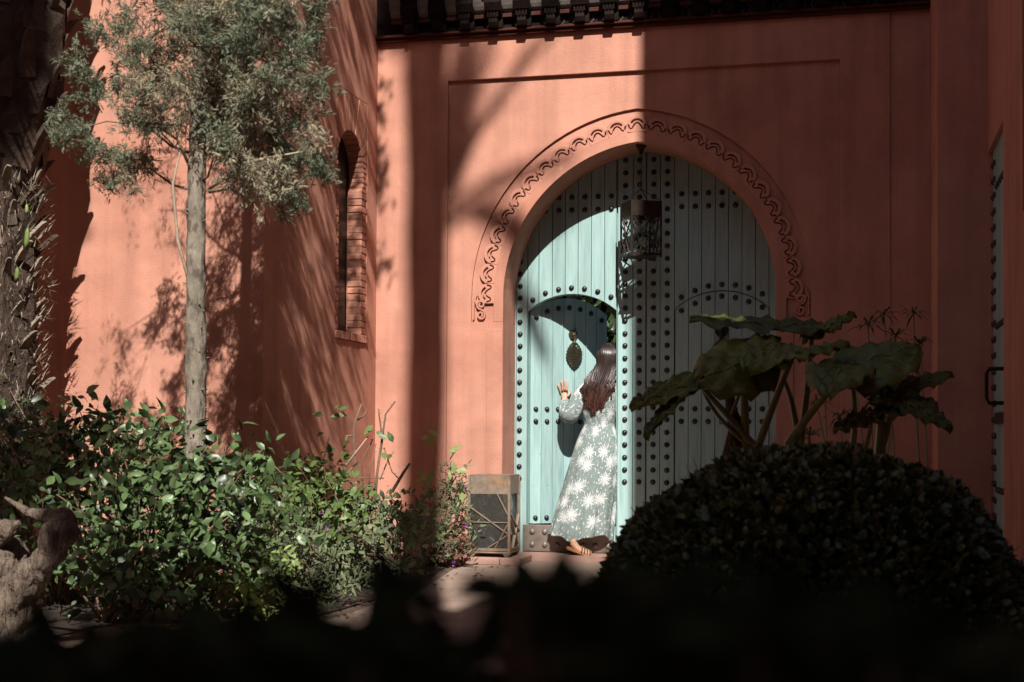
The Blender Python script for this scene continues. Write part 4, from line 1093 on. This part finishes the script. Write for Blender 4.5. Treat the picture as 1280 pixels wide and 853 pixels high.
# ================================================================ GNARLED STUMP
stp = empty('tree_stump', (-3.42, 5.5, 0), 'gnarled weathered tree stump with twisted stubs at lower left', 'stump')
SB = Vector((-3.42, 5.5, 0))
def gnarl(name, pts, rad, seed, n=44, amp=.30):
    import mathutils
    mb = MB(); P_ = []; Rr_ = []
    for i in range(len(pts) - 1):
        for q in range(14):
            f = q / 14; P_.append(Vector(pts[i]).lerp(Vector(pts[i + 1]), f)); Rr_.append(rad[i] * (1 - f) + rad[i + 1] * f)
    P_.append(Vector(pts[-1])); Rr_.append(rad[-1])
    for _ in range(4): P_ = [P_[0]] + [(P_[i - 1] + P_[i] * 2 + P_[i + 1]) / 4 for i in range(1, len(P_) - 1)] + [P_[-1]]
    mb.tube(P_, Rr_, n)
    ctr = [P_[min(i // n, len(P_) - 1)] for i in range(len(mb.v))]
    out = []
    for p, c_ in zip(mb.v, ctr):
        p = Vector(p); d = p - c_
        N = mathutils.noise.noise; k = N(Vector((p.x * 11 + seed, p.y * 11, p.z * 7))) * amp + N(Vector((p.x * 34, p.y * 34 + seed, p.z * 12))) * amp * .9 + abs(N(Vector((p.x * 70, p.y * 70 + seed, p.z * 16)))) * amp * .6
        out.append(tuple(c_ + d * (1 + k)))
    mb.v = out
    return mb.build(name, MT['wood_old'], stp, smooth=True)
gnarl('trunk', [onY(-12, 850, 5.5), onY(-8, 770, 5.5), onY(0, 715, 5.5), onY(2, 690, 5.52), onY(0, 680, 5.55)], [.20, .17, .13, .09, .02], 1)
gnarl('limb', [onY(15, 760, 5.5), onY(38, 722, 5.46), onY(60, 695, 5.44), onY(74, 665, 5.44), onY(80, 650, 5.46), onY(84, 645, 5.48)], [.10, .062, .055, .066, .045, .01], 4)
gnarl('limb', [onY(98, 668, 5.52), onY(78, 648, 5.47), onY(55, 645, 5.48), onY(36, 641, 5.5), onY(22, 632, 5.5), onY(6, 622, 5.5)], [.02, .045, .030, .018, .014, .005], 9)
gnarl('limb', [onY(-30, 672, 5.5), onY(-5, 668, 5.44), onY(12, 660, 5.42), onY(24, 653, 5.42)], [.06, .055, .04, .010], 14)

# ================================================================ SHRUBS ALONG THE BED
def shrub(name, loc, label, blobs, size, tpl, mat, mat_one, n, n_parts, nst=26, lo=.45, r0=.008, droop=.15, up=1., smat='twig', cat='shrub', part='leaf', per=9, ln=.26):
    root = empty(name, loc, label, cat)
    B = [(onY(u, v, Y), (r, ry, rz)) for u, v, Y, r, ry, rz in blobs]
    pos, d, st, sd_, sl_ = shoots(B, max(8, n // per), per, ln)
    ok = st[:, 2] > .05; idx = rng.choice(np.flatnonzero(ok), min(nst, ok.sum()), replace=False)
    stems(root, loc, [st[i] + sd_[i] * sl_[i] * .55 for i in idx], r0, MT[smat])
    foliage(root, pos, d, up, size, tpl, MT[mat], MT[mat_one], n_parts, sv=.6, droop=droop, part=part)
    return root
shrub('glossy_shrub', (-3.55, 6.4, 0), 'large glossy-leaved shrub round the cypress trunk, lit by the sun',
      [(130, 570, 6.9, .26, .25, .15), (195, 595, 6.5, .28, .25, .17), (262, 622, 6.35, .22, .22, .16), (150, 645, 6.3, .28, .25, .18), (230, 665, 6.2, .26, .25, .18), (290, 660, 6.4, .18, .2, .16), (195, 710, 6.1, .2, .18, .13), (300, 612, 6.8, .16, .2, .14), (140, 705, 6.1, .15, .16, .12), (200, 560, 7.1, .2, .2, .11)],
      .058, LEAF, 'leaf_dark', 'leaf_dark_o', 3300, 300, nst=80, lo=.1, ln=.28)
shrub('dark_shrub', (-4.2, 7.0, 0), 'darker leafy shrub at the left edge below the palm trunk',
      [(20, 565, 7.2, .28, .25, .17), (80, 565, 7.2, .24, .25, .15), (40, 610, 6.8, .3, .25, .2), (-40, 540, 7.2, .3, .3, .22), (95, 610, 6.7, .22, .22, .18), (70, 680, 6.4, .25, .2, .16)],
      .055, LEAF, 'leaf_dark', 'leaf_dark_o', 2500, 130, nst=40, lo=.1, ln=.3)
shrub('pale_rose_bush', (-3.1, 8.0, 0), 'light green rose bush in front of the window wall corner',
      [(350, 612, 8.0, .22, .22, .16), (395, 628, 8.1, .18, .2, .15), (330, 640, 7.7, .2, .2, .16), (375, 655, 7.8, .22, .2, .16), (408, 604, 8.2, .10, .12, .08)],
      .050, LEAF, 'leaf_mid', 'leaf_mid_o', 1700, 160, nst=34, ln=.24)
shrub('brown_tipped_bush', (-2.95, 8.6, 0), 'dull green bush with dry stems in the middle of the bed',
      [(440, 665, 8.6, .24, .22, .18), (480, 665, 8.9, .22, .2, .16), (508, 675, 9.0, .18, .2, .15), (410, 695, 8.1, .24, .2, .18), (455, 705, 8.3, .22, .2, .14), (380, 705, 7.8, .2, .2, .18), (520, 648, 9.2, .10, .12, .10)],
      .045, LEAF, 'leaf_grey', 'leaf_mid_o', 3200, 90, nst=60, ln=.22)
lv = shrub('lavender_bush', (-3.05, 7.4, 0), 'fine-leaved lavender with mauve flowers, low in the bed beside the glossy shrub',
      [(300, 690, 7.3, .24, .22, .2), (345, 695, 7.3, .24, .22, .2), (330, 735, 7.0, .28, .2, .16), (275, 735, 6.9, .18, .18, .14), (390, 735, 7.3, .2, .18, .14)],
      .045, LEAF_N, 'leaf_grey', 'leaf_grey', 4200, 60, nst=40, lo=.2, up=.2, droop=-.4, per=16, ln=.2)
shrub('lime_mint_plant', (-3.0, 6.8, 0), 'bright lime-green soft plant at the front corner of the bed',
      [(300, 725, 6.75, .13, .12, .12), (320, 745, 6.7, .12, .12, .10), (345, 715, 6.9, .08, .08, .08)], .05, LEAF, 'leaf_lime', 'leaf_lime', 420, 80, nst=14, ln=.12, per=8)
sv = shrub('small_sage_bush', (-2.98, 9.85, 0), 'small grey-green flowering bush touching the floor lantern',
      [(555, 650, 9.8, .16, .15, .14), (566, 630, 9.9, .10, .12, .14), (545, 680, 9.7, .17, .15, .12), (572, 606, 9.9, .05, .08, .11)], .036, LEAF_N, 'leaf_grey', 'leaf_grey', 2600, 60, nst=26, up=.3, droop=-.3, per=16, ln=.14)
shrub('red_leaf_plant', (-2.83, 9.8, 0), 'low reddish-leaved plant between the sage bush and the lantern', [(570, 672, 9.75, .05, .08, .10), (564, 690, 9.7, .07, .08, .06)], .03, LEAF_R, 'leaf_red', 'leaf_red', 620, 40, nst=10, ln=.07)
def flowers(root, pts, r):
    for u, v, Y in pts:
        m = MB(); c_ = onY(u, v, Y)
        for k in range(9):
            d = Vector((random.gauss(0, 1), random.gauss(0, 1) - .5, random.gauss(0, 1))).normalized() * r
            s_ = d.cross(Vector((0, 0, 1))).normalized() * r * .35
            m.add([c_, c_ + d * .6 - s_, c_ + d, c_ + d * .6 + s_], [(0, 1, 2, 3)])
        m.build('flower', MT['flower'], root, fix=False)
flowers(lv, [(312, 648, 7.0), (322, 655, 7.0), (280, 650, 7.1), (363, 640, 7.1), (372, 648, 7.1), (358, 678, 7.05), (400, 640, 7.3), (398, 685, 7.1), (355, 735, 6.8), (300, 712, 6.8), (410, 660, 7.3)], .022)
flowers(sv, [(537, 632, 9.6), (538, 650, 9.6), (534, 681, 9.6), (536, 697, 9.5), (571, 651, 9.75), (582, 658, 9.75), (582, 612, 9.8), (567, 705, 9.55), (494, 680, 9.3)], .026)
# dry rose canes standing before the wall
rc = empty('rose_canes', (-3.2, 8.75, 0), 'bare thorny rose canes with a few leaves before the pilaster', 'shrub')
mbp = {'twig': MB(), 'twig_pale': MB()}
canes = [([(462, 640), (470, 600), (478, 545), (482, 518), (494, 502)], .009, 'twig'), ([(468, 640), (472, 590), (478, 550), (474, 520), (473, 511)], .008, 'twig'), ([(450, 650), (448, 600), (442, 560), (443, 530), (452, 505)], .010, 'twig'), ([(443, 545), (434, 545), (430, 560)], .008, 'twig'),
         ([(420, 600), (440, 572), (460, 546)], .007, 'twig_pale'), ([(422, 602), (436, 590), (446, 578)], .007, 'twig'), ([(455, 630), (452, 580), (460, 562), (468, 545)], .006, 'twig'), ([(460, 630), (462, 590), (470, 555)], .006, 'twig'), ([(490, 615), (505, 590), (512, 580)], .012, 'twig'),
         ([(415, 596), (440, 597), (480, 598)], .005, 'twig'), ([(447, 525), (455, 520), (459, 512)], .006, 'twig'), ([(441, 530), (428, 515), (418, 508)], .004, 'twig'), ([(475, 600), (485, 575), (492, 565)], .005, 'twig_pale'), ([(404, 575), (408, 560), (412, 545)], .004, 'twig_pale'), ([(425, 640), (435, 625), (442, 600)], .006, 'twig_pale'), ([(480, 560), (490, 590), (500, 600)], .005, 'twig')]
for pts, r, m in canes:
    q = [onY(u, v, 8.75 + random.uniform(-.04, .04)) for u, v in pts]; mbp[m].tube(q, [r * (1 - .5 * i / len(q)) for i in range(len(q))], 6)
    for i in range(len(q) - 1):
        for f in (.3, .7):
            c_ = q[i].lerp(q[i + 1], f); d = Vector((random.choice((-1, 1)), random.uniform(-.5, .5), .4)).normalized(); mbp[m].tube([c_, c_ + d * (r + .012)], [.003, .0006], 4)
for m, mb in mbp.items(): mb.build('cane', MT[m], rc, smooth=True, fix=False)
lm = np_mesh('leaf', LEAF[0], LEAF[1], MT['leaf_mid_o'])
lml = np_mesh('leaf', LEAF[0], LEAF[1], MT['leaf_lime'])
def set_leaves(root, pts, Y, size, me, spread=.35):
    for u, v in pts:
        o = put('leaf', me, root, onY(u, v, Y + random.uniform(-.03, .03)))
        d = Vector((random.gauss(0, 1), random.uniform(-.8, .1), random.gauss(-.1, .6))).normalized(); R_ = frames(np.array([d]), np.array([[.2, -.8, .5]]))[0]
        o.rotation_euler = Matrix(R_.tolist()).to_euler(); s_ = size * random.uniform(.8, 1.2); o.scale = (s_,) * 3
set_leaves(rc, [(418, 510), (424, 512), (430, 520), (466, 532), (470, 540), (464, 540), (484, 549), (491, 553), (420, 560), (428, 557), (432, 566), (425, 570), (488, 568), (478, 566), (396, 545), (404, 520)], 8.72, .075, lm)
# slim young rose with lime leaves by the wall
yr = empty('young_rose', (-2.98, 9.7, 0), 'slender young rose with pale lime leaves left of the floor lantern', 'shrub')
mb = MB()
for pts in ([(545, 690), (535, 640), (528, 610), (540, 590), (552, 583), (560, 588)], [(543, 583), (544, 565), (543, 552)], [(553, 584), (562, 575), (570, 562)], [(560, 588), (568, 593)], [(540, 640), (548, 600), (578, 590), (590, 612)], [(530, 660), (520, 630), (508, 612)], [(550, 690), (545, 665), (540, 660)]):
    mb.tube([onY(u, v, 9.7) for u, v in pts], .004, 5)
mb.build('stem', MT['twig_pale'], yr, smooth=True, fix=False)
set_leaves(yr, [(540, 545), (548, 545), (543, 548), (536, 546), (566, 562), (572, 564), (570, 566), (531, 588), (537, 590), (531, 594), (538, 592), (562, 590), (568, 592), (537, 602), (536, 607), (532, 612), (510, 616), (578, 616), (584, 588), (534, 662), (540, 663), (546, 666), (552, 668), (556, 676), (540, 668), (548, 674), (530, 666), (522, 640), (526, 655), (520, 600)], 9.66, .072, lml)
# fallen leaves and litter on the path edge
lit = MB(); ps = []
N_ = 520; pos = np.c_[rng.uniform(-3.3, -2.2, N_), rng.uniform(6.7, 10.2, N_), np.full(N_, .012)]
pos = pos[pos[:, 0] < -2.95 + .75 * rng.random(len(pos)) ** 2 + .02 * pos[:, 1]]
Vv, Tt = scatter(LEAF_R[0], LEAF_R[1], pos, frames(np.c_[rng.normal(size=(len(pos), 2)), np.zeros(len(pos))], np.tile([0, 0, 1.], (len(pos), 1)) + rng.normal(size=(len(pos), 3)) * .2), rng.uniform(.02, .045, len(pos)))
o = put('leaf_litter', np_mesh('leaf_litter', Vv, Tt, MT['leaf_red'])); tag(o, kind='stuff'); tag(o, 'scattered dry leaves along the edge of the path', 'dry leaves')

# ================================================================ CLIPPED BALL BUSH
bb = empty('ball_bush', (-.19, 5.0, 0), 'dense dark clipped bush rounded like a ball in the shade', 'bush')
BC = Vector((-.165, 5.0, .05)); BR = (.80, .78, .855)
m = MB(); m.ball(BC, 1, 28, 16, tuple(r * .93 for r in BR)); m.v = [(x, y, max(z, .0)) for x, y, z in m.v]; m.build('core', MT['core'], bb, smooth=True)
pos, d = blob_points([(BC, BR)], 56000, .935, .03); lump = 1 + .012 * np.sin(d[:, 0] * 7 + 1) * np.sin(d[:, 2] * 6 + d[:, 1] * 4); pos = np.array(BC) + (pos - np.array(BC)) * lump[:, None]; ok = (pos[:, 2] > .03) & (d[:, 1] < .55); pos, d = pos[ok], d[ok]
foliage(bb, pos, d * 1.2, .6, .030, LEAF_R, MT['leaf_box'], MT['leaf_box_o'], 300)
k = rng.choice(len(pos), 420); pp = pos[k]; dd = d[k]; sel = dd[:, 2] > .1; pp, dd = pp[sel] + dd[sel] * .03, dd[sel]
tw = MB()
for p, q in zip(pp[:150], dd[:150]):
    p = Vector(p); q = Vector(q); tw.tube([p - q * .08, p + (q + Vector((0, 0, .8))).normalized() * random.uniform(.02, .06)], [.003, .0015], 4)
tw.build('shoots', MT['arum_stalk'], bb, fix=False)['kind'] = 'stuff'

# ================================================================ ELEPHANT-EAR PLANT
ee = empty('elephant_ear_plant', (-.45, 7.0, 0), 'elephant-ear plant with broad lobed leaves rising behind the ball bush', 'plant')
def big_leaf(base, tip, width, up, cup=.12, seed=0, droop=.1, lobes=.06):
    """broad arrow-shaped blade: base lobes behind the stalk, wavy edge, folded along the midrib; as one part with a raised rib"""
    r_ = random.Random(seed); base, tip = Vector(base), Vector(tip); ax = tip - base; L_ = ax.length; d = ax / L_
    up = Vector(up); s_ = d.cross(up).normalized(); nr = s_.cross(d)
    nu, nv = 16, 10; vs = []; fs = []
    for i in range(nu + 1):
        t = -.30 + 1.30 * i / nu
        w_ = (width / 2) * (max(0, 1 - ((t - .12) / .90) ** 2 if t > .12 else 1 - ((.12 - t) / .46) ** 2) ** .62)
        w_ *= 1 + lobes * sin(t * 17 + seed) + .02 * sin(t * 33 + seed * 2)
        for j in range(-nv // 2, nv // 2 + 1):
            q = j / (nv / 2)
            gap = .16 * width * max(0, -t / .3) if abs(q) < .99 else 0
            x = q * w_
            if t < 0: x = math.copysign(max(abs(x), .0), q if q else 1); 
            zz = cup * abs(x) * (1 if True else 0) - droop * L_ * max(0, t) ** 2 + .015 * sin(q * 9 + t * 16 + seed) + (.012 * sin(t * 30) * (abs(q) ** .5)) - .05 * abs(q) ** 3 * width
            tt = t if t >= 0 else t * (abs(q) ** .8) - (.0)
            vs.append(base + d * (tt * L_) + s_ * x + nr * zz)
    W = nv + 1
    for i in range(nu):
        for j in range(nv): fs.append((i * W + j, i * W + j + 1, (i + 1) * W + j + 1, (i + 1) * W + j))
    m = MB(); m.add(vs, fs); o = m.build('leaf', MT['arum'], ee, smooth=True)
    md = o.modifiers.new('thickness', 'SOLIDIFY'); md.thickness = .0022
    rb = MB()
    for i in range(5, nu - 1, 2):                         # side veins
        for sg in (-1, 1):
            q = [vs[min(i + k // 2, nu) * W + nv // 2 + sg * k] + nr * .0018 for k in range(0, nv // 2)]
            rb.tube(q, [.0028 * (1 - .16 * k) for k in range(len(q))], 4)
    rb.tube([vs[i * W + nv // 2] + nr * .002 for i in range(4, nu)], [.006 * (1 - .8 * i / nu) for i in range(4, nu)], 5); rb.build('midrib', MT['arum_stalk'], o, smooth=True)
    return o
def stalk(pts, r):
    q = [onY(*p) for p in pts]; f = []
    for i in range(len(q) - 1):
        for k in range(4): f.append(q[i].lerp(q[i + 1], k / 4))
    f.append(q[-1])
    for _ in range(3): f = [f[0]] + [(f[i - 1] + f[i] * 2 + f[i + 1]) / 4 for i in range(1, len(f) - 1)] + [f[-1]]
    MB().tube(f, [r * (1.25 - .6 * i / len(f)) for i in range(len(f))], 8).build('stalk', MT['arum_stalk'], ee, smooth=True)
E_ = onY
big_leaf(E_(1000, 408, 7.0), E_(862, 404, 6.9), .34, (0, -.26, .95), seed=1, droop=-.05, cup=.1)
big_leaf(E_(948, 448, 6.8), E_(872, 470, 6.6), .34, (.1, -.9, .45), seed=2, droop=.12, cup=-.15)
big_leaf(E_(872, 478, 6.7), E_(788, 505, 6.5), .15, (.3, -.55, .8), seed=3, droop=.05, cup=.3)
big_leaf(E_(874, 476, 6.7), E_(803, 542, 6.5), .12, (-.4, -.5, .6), seed=4, droop=.05, cup=.5)
big_leaf(E_(975, 432, 6.8), E_(935, 455, 6.6), .28, (.0, -.7, .7), seed=5, droop=.1)
big_leaf(E_(985, 445, 6.7), E_(1062, 430, 6.8), .16, (0, -.25, 1), seed=6, droop=-.02, cup=.05)
big_leaf(E_(1015, 418, 7.0), E_(1070, 394, 7.0), .10, (0, -.6, .8), seed=7, droop=-.05)
big_leaf(E_(1062, 458, 6.8), E_(1150, 428, 6.9), .40, (-.05, -.6, .8), seed=8, droop=.06, cup=-.1)
big_leaf(E_(1055, 460, 6.7), E_(1035, 470, 6.2), .30, (.1, -.3, 1), seed=9, droop=.15)
big_leaf(E_(1110, 492, 6.9), E_(1190, 463, 7.0), .16, (0, -.45, .9), seed=10, droop=.05)
big_leaf(E_(1100, 508, 6.9), E_(1172, 500, 6.9), .34, (0, -.35, .95), seed=11, droop=.08)
big_leaf(E_(1130, 505, 6.8), E_(1192, 530, 6.7), .14, (0, -.4, .9), seed=12, droop=.1)
big_leaf(E_(1090, 520, 6.8), E_(1042, 532, 6.7), .16, (0, -.4, .9), seed=13, droop=.1)
for pts, r in (([(945, 560, 7.0), (910, 520, 6.9), (872, 478, 6.7)], .015), ([(940, 562, 7.0), (895, 520, 6.9), (874, 480, 6.75)], .010), ([(932, 562, 7.0), (931, 500, 6.9), (929, 460, 6.85), (948, 448, 6.8)], .017), ([(945, 565, 7.0), (965, 510, 6.9), (990, 448, 6.8)], .017), ([(1000, 560, 7.0), (990, 500, 7.0), (978, 470, 6.95)], .013),
               ([(1000, 560, 7.0), (1008, 500, 7.0), (1015, 418, 7.0)], .015), ([(985, 555, 7.0), (1010, 520, 6.9), (1060, 462, 6.8)], .018), ([(1065, 570, 7.0), (1070, 520, 6.95), (1063, 460, 6.85)], .013), ([(1100, 570, 7.0), (1102, 530, 6.95), (1100, 508, 6.9)], .022), ([(1100, 570, 7.0), (1112, 530, 6.95), (1112, 494, 6.9)], .013), ([(1075, 580, 7.0), (1085, 550, 6.9), (1090, 522, 6.8)], .012), ([(914, 520, 6.95), (925, 490, 6.9), (936, 472, 6.9)], .008), ([(1016, 420, 7.0), (1006, 412, 7.0), (1000, 408, 7.0)], .010)):
    stalk(pts, r)
m = MB(); m.tube([E_(915, 570, 7.02), E_(922, 535, 7.0), E_(914, 515, 6.98), E_(912, 494, 6.97)], [.05, .045, .03, .022], 9); m.build('stem', MT['palm_bark'], ee)
# umbrella sedge behind
us = empty('umbrella_sedge', (.0, 8.6, 0), 'tall umbrella sedge with starry leaf whorls beside the pier', 'plant')
mst, mlf = MB(), MB()
for (u, v), (bu, bv_) in (((1105, 392), (1120, 590)), ((1142, 392), (1160, 600)), ((1120, 420), (1110, 590)), ((1065, 445), (1085, 590)), ((1030, 480), (1060, 590)), ((1012, 545), (1040, 600)), ((1140, 460), (1150, 600)), ((1115, 470), (1110, 600)), ((1085, 405), (1100, 600)), ((1020, 500), (1050, 600)), ((1050, 520), (1065, 600)), ((1150, 430), (1152, 600))):
    Y = 8.6 + random.uniform(-.15, .15); t_ = onY(u, v, Y); b_ = onY(bu, bv_, Y); b_.z = 0
    mst.tube([b_, b_.lerp(t_, .5) + Vector((random.uniform(-.05, .05), 0, .02)), t_], [.006, .005, .004], 5)
    for k in range(20):
        a = k * 2.4; d = Vector((cos(a), sin(a), random.uniform(-.5, .7))).normalized(); l = random.uniform(.08, .16); s_ = d.cross(Vector((0, 0, 1))).normalized() * .007
        mlf.add([t_ - s_ * .5, t_ + s_ * .5, t_ + d * l * .6 + s_, t_ + d * l * .6 - s_, t_ + d * l - Vector((0, 0, .03))], [(0, 1, 2, 3), (3, 2, 4)])
mst.build('stalks', MT['arum_stalk'], us, smooth=True, fix=False); o = mlf.build('leaf_whorls', MT['leaf_box'], us, fix=False); o['kind'] = 'stuff'

# ================================================================ FOREGROUND HEDGE (out of focus)
fh = empty('foreground_hedge', (-.15, .7, 0), 'dark out-of-focus hedge leaves across the bottom, close to the viewpoint', 'hedge')
top = [(-60, 800), (60, 800), (130, 792), (240, 783), (300, 775), (390, 762), (470, 738), (520, 716), (570, 712), (640, 716), (700, 728), (760, 730), (900, 745), (1100, 750), (1200, 800), (1260, 835), (1340, 850)]
gaps = [(438, 775, 34, 24), (583, 752, 30, 40), (525, 715, 30, 10), (690, 712, 34, 10), (585, 812, 16, 18)]
tu, tv_ = zip(*top); pos = []
tries = 0
while len(pos) < 1800 and tries < 60000:
    tries += 1
    Y = rng.uniform(.42, .95); u = rng.uniform(-80, 1340); lim = np.interp(u, tu, tv_); v = lim + 14 + abs(rng.normal()) * 75
    if v > 1000: continue
    if any(((u - a) / (c_ + 20)) ** 2 + ((v - b) / (e + 18)) ** 2 < 1 for a, b, c_, e in gaps): continue
    pos.append(tuple(onY(u, v, Y)))
pos = np.array(pos); d = rng.normal(size=pos.shape)
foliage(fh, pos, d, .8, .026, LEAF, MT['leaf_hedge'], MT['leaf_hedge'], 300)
tips = [pos[i] for i in rng.choice(len(pos), 70, replace=False)]
mb = MB()
for t_ in tips: mb.tube([Vector((t_[0] * 1.0, t_[1] + .05, 0)), Vector((t_[0] + .01, t_[1] + .02, t_[2] * .5)), Vector(t_)], [.006, .005, .002], 5)
mb.build('stems', MT['twig'], fh, fix=False)['kind'] = 'stuff'
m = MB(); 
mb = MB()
for i in range(40):  # near-black balls stand for the shade inside the hedge
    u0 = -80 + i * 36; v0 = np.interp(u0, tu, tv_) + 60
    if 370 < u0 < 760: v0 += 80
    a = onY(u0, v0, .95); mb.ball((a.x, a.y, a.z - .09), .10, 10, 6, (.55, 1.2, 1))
mb.build('shade_fill', MT['core'], fh, smooth=True)['kind'] = 'stuff'

# ================================================================ GARDEN BEHIND THE GATE
gb = empty('garden_bush', (-3.2, 15.2, 0), 'sunlit green bushes glimpsed through the wicket gap', 'bush')
GB = [(Vector((-3.2 + dx, 15.2 + dy, z)), (1.3, .8, 1.3)) for dx in (-1.6, 0, 1.6) for z, dy in ((1.0, 0), (2.6, .8), (4.2, 1.4))]
pos, d = blob_points(GB, 14000, .75)
foliage(gb, pos, d, .8, .12, LEAF, MT['leaf_dark'], MT['leaf_dark'], 0)
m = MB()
for c_, r_ in GB: m.ball(c_, 1, 14, 8, tuple(q * .8 for q in r_))  # near-black filling painted as the shade between the leaves
m.v = [(x, y, max(z, .0)) for x, y, z in m.v]; m.build('shade_fill', MT['core'], gb, smooth=True)['kind'] = 'stuff'

# ================================================================ UNSEEN TREE ADDED FOR SHADE (left of the bed, palm top)
dt = empty('added_shade_tree', (-2.6, -2.6, 0), 'unseen tree added behind the viewpoint to shade the left bed and palm top', 'tree')
MB().tube([(-2.6, -2.6, 0), (-2.55, -2.5, 2.5), (-2.4, -2.2, 5), (-2.3, -1.6, 7.5)], [.2, .17, .13, .06], 12).build('trunk', MT['bark'], dt, smooth=True)
TB = []; lim = MB()
for u, v, Y, r in ((20, 590, 6.8, .36), (75, 585, 6.7, .28), (25, 540, 7.0, .26), (152, 765, 6.0, .18), (185, 795, 5.9, .2), (-25, 40, 7.2, .30), (-15, -25, 7.2, .28), (-42, 110, 7.2, .26), (-80, 165, 7.2, .26), (-50, -90, 7.2, .34), (120, 530, 7.0, .14), (150, 610, 6.5, .12)):
    p = onY(u, v, Y); t = 7.2
    c_ = Vector((p.x + .3 * t, p.y - t, p.z + 1.02 * t)); TB.append((c_, (r, r, r)))
    s_ = Vector((-2.4, -2.2, 5)) if c_.z < 9 else Vector((-2.3, -1.6, 7.5)); lim.tube([s_, s_.lerp(c_, .5) + Vector((0, -.2, .3)), c_], [.05, .03, .012], 6)
lim.build('limb', MT['bark'], dt, smooth=True, fix=False)['kind'] = 'stuff'
pos, d = blob_points(TB, 7000, .1)
foliage(dt, pos, d, .8, .11, LEAF, MT['leaf_mid'], MT['leaf_mid'], 0, stuff='crown')
